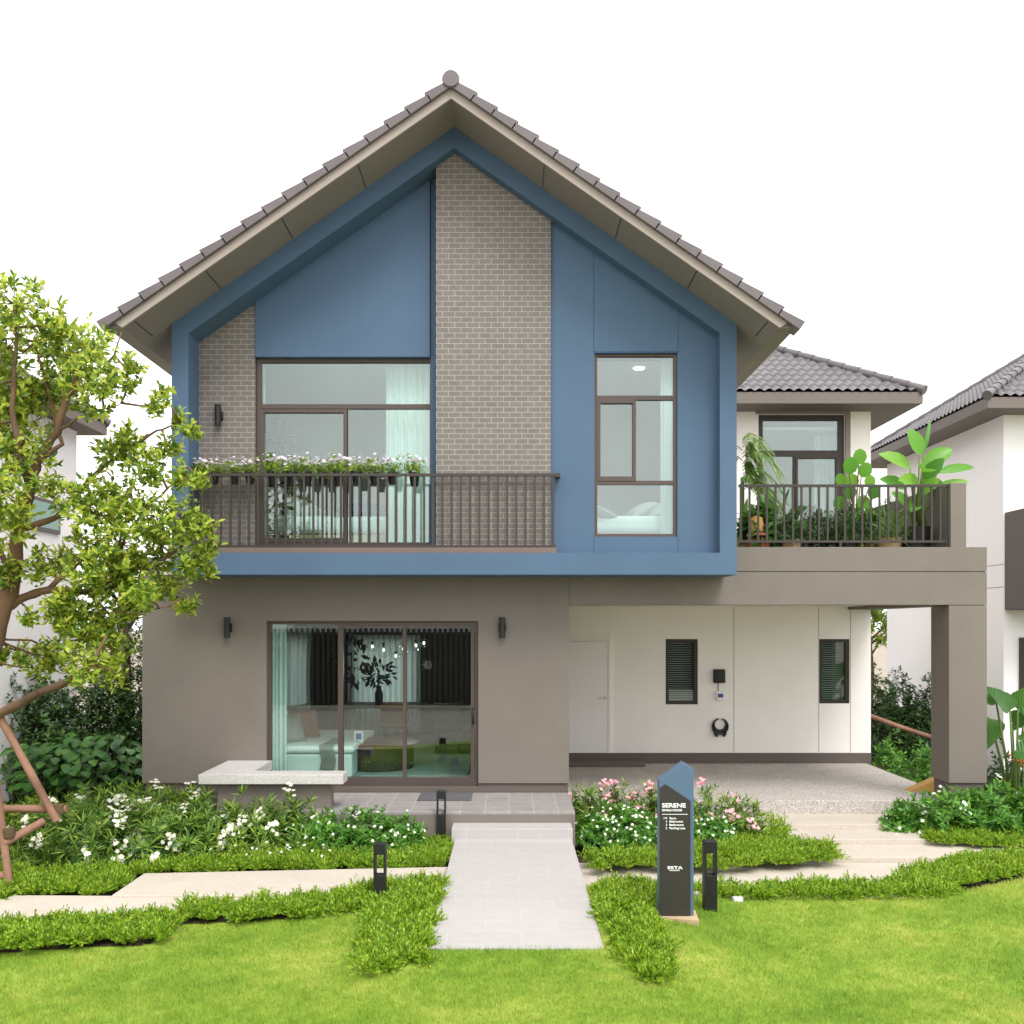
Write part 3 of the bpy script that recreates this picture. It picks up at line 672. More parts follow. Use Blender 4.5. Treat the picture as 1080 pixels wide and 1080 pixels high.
for nm_, (lx_, ly_, lz_), pw in (('downlight_lamp', (px(676, 13.4), 13.6, zcu-.03), 22), ('downlight_lamp', (px(676, 13.4)-3.2, 13.9, zcu-.03), 22), ('pendant_glow', (-1.4, 16.4, 1.9), 8)):
    ld = bpy.data.lights.new(nm_, 'SPOT' if nm_ == 'downlight_lamp' else 'POINT'); ld.energy = pw; ld.shadow_soft_size = .08; ld.color = (1, .95, .88)
    if ld.type == 'SPOT': ld.spot_size = R(150); ld.spot_blend = .6
    lo_ = bpy.data.objects.new(nm_, ld); COL.objects.link(lo_); lo_.location = (lx_, ly_, lz_-.05)
# curtains: folded sheets
def curtain(label, x0, x1, Y, z0, z1, folds, flare=0, amp=.04, name='curtain', mat='curtain'):
    nx = folds*8; nz = 10; m = MB()
    for b in range(nz+1):
        t = b/nz
        for a in range(nx+1):
            s = a/nx; fl = 1-flare*math.sin(math.pi*t)
            x = x0+(x1-x0)*s*fl
            m.v.append((x, Y+amp*math.sin(s*folds*2*math.pi+.4*math.sin(3*t))*(1-.3*t)+.015*math.sin(s*17), z0+(z1-z0)*t))
    for b in range(nz):
        for a in range(nx): m.f.append((b*(nx+1)+a, b*(nx+1)+a+1, (b+1)*(nx+1)+a+1, (b+1)*(nx+1)+a))
    o = mk(name, m, mat, loc=((x0+x1)/2, Y, z0), smooth=True)
    return tag(o, label, 'curtain')
curtain('pale sheer curtain at the left edge of the ground floor sliding door', px(284, 13.3), px(302, 13.3), 13.32, zf+.01, zc, 4)
curtain('bright sheer curtain across the dining room window at the back', -3.25, -1.78, 19.30, zf+.02, 2.33, 13, amp=.05)
curtain('sheer curtain at the back left of the living room behind the daybed', -4.6, -3.95, 19.28, zf+.02, 2.5, 6, .08)
curtain('sheer curtain at the right of the wide balcony door', px(407, 13.0), px(449, 13.0)+.05, 13.0, zu+.02, zcu, 7)
curtain('thin sheer curtain bunched at the left of the balcony door', px(273, 13.0), px(280, 13.0), 13.0, zu+.02, zcu, 2)
curtain('sheer curtain at the right of the tall bedroom window', px(697, 12.8), px(714, 12.8)+.06, 12.82, zu+.02, zcu, 4)
curtain('sheer curtain on the right side of the terrace door', px(858, 17.4), px(890, 17.4), 17.35, 3.5, 5.95, 6)
# ------------------------------------------------------------------ furniture seen through the glass
def rbox(name, b, mat, parent=None, bev=.03, loc=None, seg=3): return mk(name, MB().box(*b), mat, parent, loc=loc, bevel=bev, seg=seg)
db = thing('daybed', 'white covered daybed inside the sliding door with cushions on it', 'sofa', (-3.05, 14.4, zf))
rbox('base', (-3.78, -2.25, 13.75, 15.9, zf+.001, zf+.34), 'teal', db); rbox('mattress', (-3.77, -2.22, 13.73, 15.9, zf+.345, zf+.46), 'linen', db, .05)
rbox('backrest', (-3.9, -3.79, 13.9, 15.9, zf+.001, zf+.85), 'linen', db, .04)
def rot(ax, ay, az): return Matrix.Rotation(R(az), 3, 'Z') @ Matrix.Rotation(R(ay), 3, 'Y') @ Matrix.Rotation(R(ax), 3, 'X')
for c, sz, r_, mt, lb in [((-3.22, 14.2, zf+.66), (.45, .45, .16), rot(70, 0, 50), 'greyfab', 'grey and white patterned cushion leaning on the daybed'),
                          ((-3.12, 14.7, zf+.68), (.45, .45, .16), rot(70, 0, 40), 'brownfab', 'tan brown cushion behind the patterned one on the daybed'),
                          ((-3.3, 15.2, zf+.70), (.5, .5, .16), rot(72, 0, 60), 'greyfab', 'plain grey cushion at the back of the daybed')]:
    tag(mk('cushion', MB().cushion(c, sz, r_), mt, loc=c, smooth=True), lb, 'cushion')
th = MB(); nn = 10
for a in range(nn+1):
    for b in range(7):
        y = 14.6-.86*min(1, a/5) if a <= 5 else 13.715; z = zf+.468 if a <= 5 else zf+.468-(a-5)*.07
        th.v.append((-2.70+b*.035+.02*math.sin(a+b), y-.004*(b % 2), z+.006*(b % 2)))
for a in range(nn):
    for b in range(6): th.f.append((a*7+b, a*7+b+1, (a+1)*7+b+1, (a+1)*7+b))
tag(mk('throw', th, 'greyfab', loc=(-2.6, 14, zf+.45), smooth=True), 'grey fringed throw hanging over the daybed edge', 'blanket')
ct = thing('coffee_table', 'round brown wooden drum coffee table on the teal rug', 'table', (-1.98, 14.7, zf))
mk('top', MB().lathe((-1.98, 14.7, zf), [(.58, .36), (.60, .37), (.60, .40), (.58, .41)], 40), 'wood', ct, smooth='auto'); mk('drum', MB().lathe((-1.98, 14.7, zf), [(.50, .012), (.52, .03), (.52, .36)], 40), 'darkwood', ct, smooth='auto')
ph = thing('picture_stand', 'small white photo stand on the coffee table', 'picture frame', (-2.25, 14.45, zf+.411))
mk('frame', MB().box(-2.33, -2.19, 14.44, 14.455, zf+.412, zf+.60), 'paper', ph); mk('picture', MB().box(-2.30, -2.22, 14.435, 14.439, zf+.47, zf+.56), 'bluescreen', ph)
tag(mk('rug', MB().box(-2.9, -.6, 13.5, 16.2, zf+.002, zf+.016), 'rug', loc=(-1.7, 14.8, zf)), 'teal rug under the round coffee table', 'rug')
dt = thing('dining_table', 'long dark dining table in front of the bright curtain', 'table', (-1.3, 17.4, zf))
rbox('top', (-3.2, -.1, 16.9, 17.9, zf+.72, zf+.76), 'darkwood', dt, .01)
for x in (-3.1, -.2):
    for y in (17.0, 17.8): mk('leg', MB().box(x-.03, x+.03, y-.03, y+.03, zf+.001, zf+.72), 'darkwood', dt)
def chair(x, y, lb, mat):
    t = thing('dining_chair', lb, 'chair', (x, y, zf), 'chairs at the dining table')
    rbox('seat', (x-.24, x+.24, y-.22, y+.25, zf+.43, zf+.49), mat, t, .02); rbox('backrest', (x-.24, x+.24, y-.26, y-.21, zf+.50, zf+.86), mat, t, .02)
    for a in (-.2, .2):
        for b in (-.2, .2): mk('leg', MB().tube([(x+a, y+b, zf+.001), (x+a*.9, y+b*.9, zf+.43)], .016, 6), 'darkwood', t)
chair(-1.95, 16.55, 'tan backed dining chair behind the coffee table', 'brownfab'); chair(-1.05, 16.55, 'dark green dining chair right of the tan one', 'darkwall')
bs = thing('dining_bench', 'brown timber bench seat right of the dining chairs', 'bench', (-.3, 16.4, zf))
rbox('seat', (-.75, .25, 16.3, 16.65, zf+.40, zf+.48), 'wood', bs, .01)
for x in (-.65, .15): mk('leg', MB().tube([(x, 16.47, zf+.001), (x*1.02, 16.47, zf+.40)], .02, 6), 'darkwood', bs)
rbox('side_cabinet_x', (-.05, .58, 15.9, 16.25, zf+.001, zf+.95), 'linen', None, .02, loc=(.3, 16, zf)); bpy.data.objects['side_cabinet_x'].name = 'armchair'; ORG['armchair'] = (.3, 16, zf)
tag(bpy.data.objects['armchair'], 'pale grey upholstered armchair back at the right of the sliding door', 'armchair')
vs = thing('flower_vase', 'dark vase with a round bunch of leaves on the dining table', 'vase', (-2.33, 17.2, zf+.761))
mk('vase', MB().lathe((-2.33, 17.2, zf+.761), [(.05, 0), (.07, .02), (.075, .2), (.04, .3), (.05, .34)], 16), 'black', vs, smooth='auto')
c = np.array([-2.33, 17.2, zf+1.32]); q = rdir(120)*(.08+.17*rng.random((120, 1)))
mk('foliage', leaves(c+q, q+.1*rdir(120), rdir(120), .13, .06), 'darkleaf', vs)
mk('stem', MB().tube([(-2.33, 17.2, zf+1.0), (-2.33, 17.2, zf+1.3)], .012, 6), 'twig', vs)
pl = thing('pendant_lamp', 'cluster of round glass pendant lamps over the dining table', 'lamp', (-1.4, 16.4, zc))
for (dx, dz_, r_) in [(-.48, -.46, .09), (-.24, -.52, .13), (.02, -.62, .08), (.18, -.50, .12), (.45, -.44, .10), (.62, -.40, .08)]:
    x = -1.95+dx*.8; z = zc+dz_-.12
    g_ = mk('globe', MB().lathe((x, 16.4, z), [(.01, -r_)]+[(r_*math.sin(math.pi*k/10), -r_*math.cos(math.pi*k/10)) for k in range(1, 10)]+[(.01, r_)], 16), 'clear', pl, smooth=True)
    mk('cord', MB().tube([(x, 16.4, z+r_), (x, 16.4, zc-.001)], .004, 5).tube([(x, 16.4, z+r_*.4), (x, 16.4, z+r_)], .02, 8), 'black', pl)
    mk('bulb', MB().lathe((x, 16.4, z), [(.004, -.03), (.02, -.015), (.02, .015), (.004, .03)], 10), 'bulb', g_, smooth=True)
ip = thing('indoor_plant', 'dark leafy indoor plant beside the middle door post', 'plant', (-2.75, 16.6, zf))
mk('pot', MB().lathe((-2.75, 16.6, zf+.001), [(.13, 0), (.17, .3), (.15, .3)], 16), 'black', ip); mk('stem', MB().tube([(-2.75, 16.6, zf+.3), (-2.72, 16.6, zf+1.7)], .012, 6), 'twig', ip)
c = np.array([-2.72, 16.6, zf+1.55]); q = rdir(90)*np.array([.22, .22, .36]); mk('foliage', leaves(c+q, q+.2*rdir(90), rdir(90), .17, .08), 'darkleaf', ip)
pf = thing('wall_picture', 'thin white rectangular picture frame on the dark living room wall', 'picture', (.3, 19.39, 1.3))
m = MB(); m.box(-.25, -.22, 19.36, 19.395, 1.2, 2.3).box(.4, .43, 19.36, 19.395, 1.2, 2.3).box(-.22, .4, 19.36, 19.395, 1.2, 1.23).box(-.22, .4, 19.36, 19.395, 2.27, 2.3)
mk('frame', m, 'paper', pf); mk('canvas', MB().box(-.219, .399, 19.38, 19.394, 1.231, 2.269), 'darkwall', pf)
# upstairs left: bed, plant, shelf ladder
b1 = thing('bed', 'double bed with pale teal covers behind the balcony door', 'bed', (-2.3, 14.6, zu))
rbox('base', (-3.35, -1.55, 13.6, 15.6, zu+.10, zu+.36), paint('beige_bed_base', srgb(176, 158, 120), bump=0), b1, .02); rbox('duvet', (-3.4, -1.5, 13.55, 15.62, zu+.37, zu+.62), 'teal', b1, .09, seg=4)
rbox('headboard', (-3.5, -3.41, 13.5, 15.7, zu+.002, zu+1.15), 'linen', b1, .03)
for p_, lb in [((-3.1, 13.95, zu+.74), 'front pale pillow on the balcony room bed'), ((-3.1, 14.8, zu+.76), 'rear pale pillow on the balcony room bed')]:
    tag(mk('pillow', MB().cushion(p_, (.5, .7, .2), rot(0, -25, 0)), 'linen', loc=p_, smooth=True), lb, 'pillow')
tag(mk('blanket', MB().cushion((-2.05, 14.1, zu+.66), (.95, 1.1, .34), rot(0, 4, 8), e=4), 'navy', loc=(-2.05, 14.1, zu+.6), smooth=True), 'dark blue patterned blanket heaped on the balcony room bed', 'blanket')
ip = thing('indoor_plant', 'tall dark indoor plant at the left of the balcony door', 'plant', (-3.35, 13.25, zu))
mk('pot', MB().lathe((-3.2, 13.25, zu+.001), [(.13, 0), (.17, .3), (.15, .3)], 16), 'black', ip); mk('stem', MB().tube([(-3.2, 13.25, zu+.3), (-3.18, 13.25, zu+1.75)], .012, 6), 'twig', ip)
k_ = 130; zz = zu+.6+1.2*rng.random(k_); q = rdir(k_)*np.array([1, 1, .5]); pp = np.stack([-3.19+0*zz, 13.25+0*zz, zz], 1)+q*.1
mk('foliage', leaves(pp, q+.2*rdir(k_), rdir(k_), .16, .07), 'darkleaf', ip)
sh = thing('ladder_shelf', 'brown slatted ladder shelf leaning in the balcony room', 'shelf', (-1.75, 15.9, zu))
for x in (-1.72, -1.28): mk('side_rail', MB().tube([(x, 15.8, zu+.001), (x, 16.4, zu+1.7)], .02, 6), 'wood', sh)
for k in range(5): mk('rung', MB().box(-1.71, -1.29, 15.8+.115*(k+1), 15.9+.115*(k+1), zu+.33*(k+1), zu+.33*(k+1)+.02), 'wood', sh)
dl = dup(bpy.data.objects['downlight'], parent=house, loc=(-3.2, .3, 0), label='lit round ceiling downlight in the balcony room')
# upstairs right: bed with rose headboard
b2 = thing('bed', 'bed with white bedding and rose headboard behind the tall window', 'bed', (1.9, 14, zu))
rbox('base', (1.0, 2.55, 13.0, 15.0, zu+.05, zu+.30), 'pinkwood', b2, .02); rbox('duvet', (.95, 2.35, 12.98, 15.02, zu+.31, zu+.56), 'linen', b2, .09, seg=4)
mk('headboard', MB().prism([(2.36, zu+.01), (2.66, zu+.01), (2.66, zu+1.2), (2.5, zu+1.2)], 12.95, 15.1), 'pinkwood', b2, bevel=.02)
for p_, lb in [((2.2, 13.3, zu+.70), 'front white pillow on the bed behind the tall window'), ((1.95, 14.3, zu+.75), 'rear white pillow on the bed behind the tall window')]:
    tag(mk('pillow', MB().cushion(p_, (.45, .65, .22), rot(0, -30, 10)), 'linen', loc=p_, smooth=True), lb, 'pillow')
tag(mk('blanket', MB().cushion((1.25, 13.1, zu+.58), (.5, .4, .16), rot(0, 20, 30)), 'greyfab', loc=(1.25, 13.1, zu+.55), smooth=True), 'folded grey green blanket on the bed behind the tall window', 'blanket')
# ------------------------------------------------------------------ wall fittings
def lamp(x, y, Y, label):
    X, Z = px(x, Y), pz(y, Y); t = thing('wall_lamp', label, 'wall lamp', (0, 0, 0), 'cylinder wall lamps on the facade')
    mk('body', MB().lathe((0, -.075, 0), [(.030, -.14), (.040, -.14), (.040, .14), (.030, .14), (.028, .12)], 20), 'black', t, smooth='auto')
    mk('bracket', MB().box(-.02, .055, -.04, -.012, -.035, .035), 'black', t, bevel=.004); mk('back_plate', MB().box(-.05, .05, -.012, -.0005, -.06, .06), 'black', t, bevel=.003)
    t.location = (X, Y, Z); return t
l0 = lamp(231.5, 439, YL, 'dark cylinder wall lamp on the narrow brick panel above the balcony')
dup(l0, (px(241, Y0), Y0, pz(662, Y0)), label='dark cylinder wall lamp on the taupe wall left of the sliding door')
dup(l0, (px(529.5, Y0), Y0, pz(662, Y0)), label='dark cylinder wall lamp on the taupe wall right of the sliding door')
X, Z = px(758, YB), pz(713, YB)
ev = thing('charger_box', 'dark square charger box on the white carport wall', 'charger', (X, YB, Z))
mk('housing', MB().box(X-.10, X+.10, YB-.09, YB-.0005, Z-.12, Z+.12), 'black', ev, bevel=.015); mk('socket', MB().tube([(X, YB-.091, Z), (X, YB-.105, Z)], .06, 24), 'potblack', ev, smooth='auto')
mk('cable', MB().tube([(X-.01, YB-.008, Z-.12), (X-.01, YB-.008, Z-.27)], .006, 6), 'greydark', ev)
Z2 = pz(733.5, YB); X2 = px(759, YB)
mb_ = thing('meter_box', 'small white box with blue label under the charger', 'meter box', (X2, YB, Z2))
mk('case', MB().box(X2-.07, X2+.07, YB-.06, YB-.0005, Z2-.08, Z2+.08), 'paper', mb_, bevel=.01); mk('label_plate', MB().box(X2-.045, X2+.05, YB-.0635, YB-.0605, Z2-.03, Z2+.035), 'bluescreen', mb_)
Z3 = pz(765, YB); X3 = px(759, YB); cb = thing('charging_cable', 'coiled black charging cable hanging on the carport wall', 'cable', (X3, YB, Z3))
m = MB()
for k in range(4):
    r_ = .10+.013*k; m.tube([(X3+r_*math.cos(a)*1.0, YB-.03-.018*(k % 2), Z3+.02-.012*k+r_*math.sin(a)) for a in np.linspace(math.pi*.55, math.pi*2.45, 26)], .011, 6)
m.tube([(X3-.11, YB-.05, Z3-.03), (X3-.10, YB-.05, Z3-.11)], .012, 6).tube([(X3+.11, YB-.05, Z3-.03), (X3+.10, YB-.05, Z3-.11)], .012, 6)
mk('coil', m, 'potblack', cb, smooth=True)
for s in (-1, 1): mk('plug', MB().tube([(X3+s*.10, YB-.05, Z3-.09), (X3+s*.085, YB-.05, Z3-.14), (X3+s*.055, YB-.05, Z3-.19)], [.02, .028, .024], 10), 'potblack', cb, smooth='auto')
mk('hook', MB().box(X3-.03, X3-.012, YB-.07, YB-.0005, Z3+.11, Z3+.13).box(X3+.012, X3+.03, YB-.07, YB-.0005, Z3+.11, Z3+.13), 'paper', cb)
# bench, doormat, planter soil slope
bn = thing('garden_bench', 'L shaped pale granite bench slab on a taupe base', 'bench', (-3, 12.3, .258))
sb = [(-3.80, 11.75), (-2.03, 11.75), (-2.03, 12.08), (-3.20, 12.08), (-3.20, 12.995), (-3.80, 12.995)]
mk('seat', MB().slab(sb, .575, .694), 'granite', bn, bevel=.006); mk('base', MB().slab([(-3.60, 11.87), (-2.2, 11.87), (-2.2, 12.06), (-3.26, 12.06), (-3.26, 12.99), (-3.60, 12.99)], -.3, .574), 'grey', bn)
tag(mk('doormat', MB().box(-1.19, -.49, 12.37, 12.93, .2595, .272), 'mat', loc=(-.84, 12.6, .26), bevel=.004), 'flat grey doormat outside the sliding door', 'doormat')
a = gp(953, 832, .097); b = gp(986, 833, .097)
tag(mk('soil_slope', MB().prism([(5.83, .098), (6.30, .098), (6.30, .30)], 14.0, 14.22), 'tan', loc=(6, 14.1, .098)), 'sandy tan planter soil slope by the foot of the carport column', 'wedge')  # sandy planter soil slope, modelled as a plain wedge
# ------------------------------------------------------------------ sign
ys_ = 8.44; sc_ = F/ys_
def sx(x): return px(x, ys_)
def szz(y): return pz(y, ys_)
zb_ = -.06
sg = thing('sign_post', 'tall dark and blue house sign with slanted top beside the path', 'sign', (sx(713), ys_, -.03))
body = [(sx(695.3), zb_), (sx(731.7), zb_), (sx(731.7), szz(811)), (sx(721), szz(804)), (sx(695.3), szz(823))]
mk('body', MB().prism(body, ys_, ys_+.12), 'signblue', sg, bevel=.003)
mk('front_panel', MB().prism([(sx(695.6), zb_), (sx(728), zb_), (sx(728), szz(844.5)), (sx(701.8), szz(826.8)), (sx(695.6), szz(831))], ys_-.012, ys_-.001), 'signdark', sg, bevel=.002)
def text(s, x, y, size, parent, width=None, height=None, bold=0.0, align='LEFT', name='lettering'):
    cu = bpy.data.curves.new('txt', 'FONT'); cu.body = s; cu.size = size; cu.align_x = align; cu.extrude = .0008; cu.offset = bold
    to = bpy.data.objects.new('txt', cu); COL.objects.link(to); bpy.context.view_layer.update()
    me = bpy.data.meshes.new_from_object(to.evaluated_get(bpy.context.evaluated_depsgraph_get()))
    bpy.data.objects.remove(to); V = np.array([v.co[:] for v in me.vertices])
    lo, hi = V.min(0), V.max(0); kx = ky = 1
    if width: kx = width/(hi[0]-lo[0])
    if height: ky = height/(hi[1]-lo[1])
    o = bpy.data.objects.new(name, me); COL.objects.link(o); o.parent = parent; ORG[o.name] = ORG[parent.name]; og = ORG[parent.name]
    for v in me.vertices:
        X_ = (v.co.x-(lo[0] if align == 'LEFT' else hi[0]))*kx; Z_ = (v.co.y)*ky
        v.co = (x+X_-og[0], ys_-.0135-v.co.z-og[1], y+Z_-og[2])
    me.materials.clear(); me.materials.append(M['ltxt']); return o
text('SERENE', sx(698), szz(851.2), .05, sg, width=25/sc_, height=4.6/sc_, bold=.0012)
text('SINGLE HOUSE', sx(698), szz(855.2), .03, sg, width=21/sc_, height=2.3/sc_, bold=.0007)
mk('rule_line', MB().box(sx(698), sx(725), ys_-.014, ys_-.0125, szz(858.8), szz(858.3)), 'ltxt', sg)
for k, (a, b, wd) in enumerate([('164', 'Sq.m.', 7.4), ('3', 'Bedrooms', 14.3), ('3', 'Bathrooms', 15), ('2', 'Parking Lots', 16.6)]):
    yb = 863.6+k*3.5
    text(a, sx(703.2), szz(yb), .022, sg, height=2.2/sc_, align='RIGHT', bold=.0005); text(b, sx(705.8), szz(yb), .025, sg, width=wd/sc_, bold=.0005)
text('\u0190STA' if False else 'ESTA', sx(704), szz(916.2), .03, sg, width=15.8/sc_, height=3.2/sc_, bold=.0007); text('RANGSIT', sx(706), szz(918.2), .014, sg, width=11/sc_, height=1.3/sc_, bold=.0003)
structure('sign_footing', MB().slab([(sx(682), ys_-.02), (sx(734), ys_-.14), (sx(737), ys_+.16), (sx(682), ys_+.22)], -.2, -.032), paint('pale_soil', srgb(188, 164, 132), rough=.95, var=.3, bump=.6, bs=60))
# bollard lights
bo = thing('bollard_light', 'black open topped bollard light left of the path at the walkway edge', 'bollard', (0, 0, 0), 'black bollard lights beside the path')
mk('base', MB().box(-.055, .055, -.055, .055, -.25, .21), 'black', bo, bevel=.003); mk('cap', MB().box(-.055, .055, -.055, .055, .40, .50), 'black', bo, bevel=.003)
for x in (-.055, .037): mk('post', MB().box(x, x+.018, -.0545, .0545, .211, .399), 'black', bo)
mk('lamp_lens', MB().box(-.034, .034, -.034, .034, .392, .3995), 'paper', bo)
g0 = gp(401, 948, -.02); bo.location = (g0[0], g0[1], -.0)
g1 = gp(465.5, 877, .02); dup(bo, (g1[0], g1[1], .02), label='black open topped bollard light beside the entrance step and terrace')
g2 = gp(748.5, 949, -.02); dup(bo, (g2[0], g2[1], -.01), label='black open topped bollard light just right of the sign', scale=(1.06, 1.06, 1.08))
g3 = gp(778, 949, -.12)
sp_ = thing('ground_light', 'small pale flat ground light on the lawn edge right of the sign', 'ground light', (g3[0], g3[1], -.13))
mk('body', MB().box(g3[0]-.05, g3[0]+.05, g3[1]-.03, g3[1]+.03, -.15, -.09), 'granite', sp_, bevel=.01); mk('lens', MB().box(g3[0]-.035, g3[0]+.035, g3[1]-.034, g3[1]-.031, -.13, -.10), 'paper', sp_)
# ------------------------------------------------------------------ neighbouring houses
nr = thing('house', 'white neighbouring house with hipped tile roof at the right edge', 'house', (12, 20, 0))
mk('wall', MB().box(9.0, 18, 17.5, 22.9, -.3, 6.4), 'whitewall', nr)
for y in (595, 619): mk('wall_joint', MB().box(8.997, 9.001, 17.5, 22.9, pz(y, 17.5)-.008, pz(y, 17.5)+.008), 'whitejoint', nr)
hip_roof(nr, 8.4, 18.6, 16.9, 23.5, 6.52, .64)
mk('balcony', MB().box(9.02, 13, 16.6, 17.498, pz(643, 17.0), pz(537, 17.0)), 'greydark', nr, bevel=.01)
mk('balcony_joint', MB().box(9.018, 13, 16.598, 16.601, pz(620, 17.0)-.006, pz(620, 17.0)+.006), 'joint', nr)
mk('window', MB().box(9.28, 10.8, 17.45, 17.499, .9, 2.3), 'frameblack', nr)
nl_ = thing('house', 'white neighbouring house behind the tree at the left edge', 'house', (-12, 13, 0))
mk('wall', MB().box(-16, -7.6, 8.6, 16.9, -.3, 6.05), 'whitewall', nl_)
hip_roof(nl_, -16.4, -7.2, 8.2, 17.3, 6.1, .60)
nwz0, nwz1 = pz(562, 15.9), pz(528, 15.9)
nw = mk('window', MB().box(-7.601, -7.56, 14.9, 16.2, nwz0, nwz1), 'frameblack', nl_); mk('pane', MB().box(-7.559, -7.555, 14.96, 16.14, nwz0+.06, nwz1-.06), paint('teal_glass', srgb(96, 140, 128), rough=.1, bump=0), nw)
# things behind the camera that the glass reflects
fc = thing('boundary_fence', 'charcoal slatted fence across the street mirrored in the sliding door', 'fence', (0, -5.4, -.1))
m = MB()
for k in range(150):
    x = -13+k*.175; m.box(x, x+.12, -5.42, -5.38, -.1, 2.42)
mk('slat_panel', m, 'fence', fc); mk('rail', MB().box(-13.1, 13.4, -5.47, -5.43, .2, .28).box(-13.1, 13.4, -5.47, -5.43, 2.2, 2.28).box(-13.1, 13.4, -5.52, -5.5, -.1, 2.3), 'fence', fc)
structure('pavement', MB().box(-30, 30, -4.6, 4.98, -.3, -.13), paint('street_paving', srgb(176, 168, 158), rough=.9, var=.12))
nb = thing('house', 'pale house across the street mirrored above the fence', 'house', (-2, -16, 0))
mk('wall', MB().box(-9, 6, -20, -14, -.3, 3.2), 'whitewall', nb); mk('roof', MB().prism([(-9.6, 3.2), (6.6, 3.2), (4, 4.3), (-7, 4.3)], -20.5, -13.5), 'tile', nb)
# ------------------------------------------------------------------ plants
def domepts(n, rx, ry, rz, lo=-.1):
    d = rdir(n*3); d = d[d[:, 2] > lo][:n]; k = (.72+.30*rng.random(len(d)))[:, None]
    lump = 1+.16*np.sin(d[:, :1]*5+rng.random()*6)*np.cos(d[:, 1:2]*4+rng.random()*6)
    return d*k*lump*np.array([rx, ry, rz]), d
def shrub(name, label, cat, c, rx, ry, rz, nt, k, L, W, leaf, group=None, spread=.8, flower=None, nf=0, fr_=.02, cluster=1, prof=LAN, span=.12, droop=.2, up=.35, stems=5):
    """bush: stems, leafy shoots spread through the crown, flowers near its surface; c = ground point"""
    t = thing(name, label, cat, c, group)
    p, d = domepts(nt, rx, ry, rz); p[:, 2] = np.maximum(p[:, 2], -.0)+.05*rz
    inner, d2 = domepts(nt//3, rx*.6, ry*.6, rz*.7); p = np.concatenate([p, inner]); d = np.concatenate([d, d2])
    tips = p+np.array(c); ax = d+np.array([0, 0, up])
    mk('foliage', rosettes(tips, ax, k, L, W, spread, span, prof, droop), leaf, t)
    m = MB()
    for _ in range(stems):
        q = p[rng.integers(len(p))]; m.tube([(c[0]+q[0]*.1, c[1]+q[1]*.1, c[2]-.05), (c[0]+q[0]*.55, c[1]+q[1]*.5, c[2]+q[2]*.6), (c[0]+q[0]*.9, c[1]+q[1]*.9, c[2]+q[2]*.95)], [.014, .010, .006], 5)
    mk('stem', m, 'twig', t)
    if nf:
        ok_ = np.where((d[:nt, 1] < .35) & (d[:nt, 2] > .15))[0]; ok_ = rng.permutation(ok_)[:nf]
        q = p[ok_]*1.02+d[ok_]*.035; d = d[ok_]; fd = d+np.array([0, -.5, .3])
        for a in range(len(q)):
            cc = q[a:a+1]+(rng.normal(size=(cluster, 3))*fr_*1.25 if cluster > 1 else 0)
            mk('flower', flowers(cc+np.array(c), fr_*(.8+.4*rng.random(len(cc)*5)), 5, np.repeat(fd[a:a+1], len(cc), 0)), flower, t)
    return t
zb = -.18
# white oleanders, left bed: (px, base py, width px, height px)
def bush(x, Y, yt, wd, z=zb, f=.60):
    s_ = Y/F; return (px(x, Y), Y, z), wd*s_*f, min(.46, wd*s_*.5), (pz(yt, Y)-z)*.90
WG = 'white oleander bushes in the left bed'
for k, (x, Y, yt, wd, lb) in enumerate([(42, 10.95, 850, 76, 'white flowering oleander bush at the foot of the timber tree stakes'), (96, 10.75, 846, 86, 'white flowering oleander bush low at the front left of the bed'),
      (92, 11.5, 832, 88, 'white flowering oleander bush behind the stake at the left of the bed'), (152, 10.95, 846, 84, 'white flowering oleander bush in the middle of the left bed'), (146, 11.75, 826, 84, 'white flowering oleander bush below the left corner of the taupe wall'),
      (205, 11.1, 844, 82, 'white flowering oleander bush in front of the left end of the bench'), (192, 11.85, 828, 70, 'white flowering oleander bush just behind the one at the bench end'), (258, 11.2, 842, 80, 'white flowering oleander bush in front of the bench base'),
      (306, 11.3, 838, 74, 'white flowering oleander bush with a big flower head under the bench')]):
    c, a, b, hh = bush(x, Y, yt, wd)
    shrub('oleander_bush', lb, 'shrub', c, a, b, hh*1.04, 105, 26, .15, .021, 'oleander', WG, .95, 'petalw', 7 if k < 8 else 5, .030, 9, span=.10)
for x, wd, lb in [(248, 46, 'low spreading plant with tiny white flowers, leftmost at the foot of the left oleanders'), (288, 48, 'low spreading plant with tiny white flowers between the oleanders and the walkway'), (330, 50, 'low spreading plant with tiny white flowers below the end of the bench, nearest the path')]:
    c, a, b, hh = bush(x, 10.78, 886, wd)
    shrub('flowering_shrub', lb, 'shrub', c, a, .22, hh, 110, 11, .05, .016, 'lime', 'low flowering plants edging the left bed', .9, 'petalw', 18, .018, 1, span=.05, droop=.25)
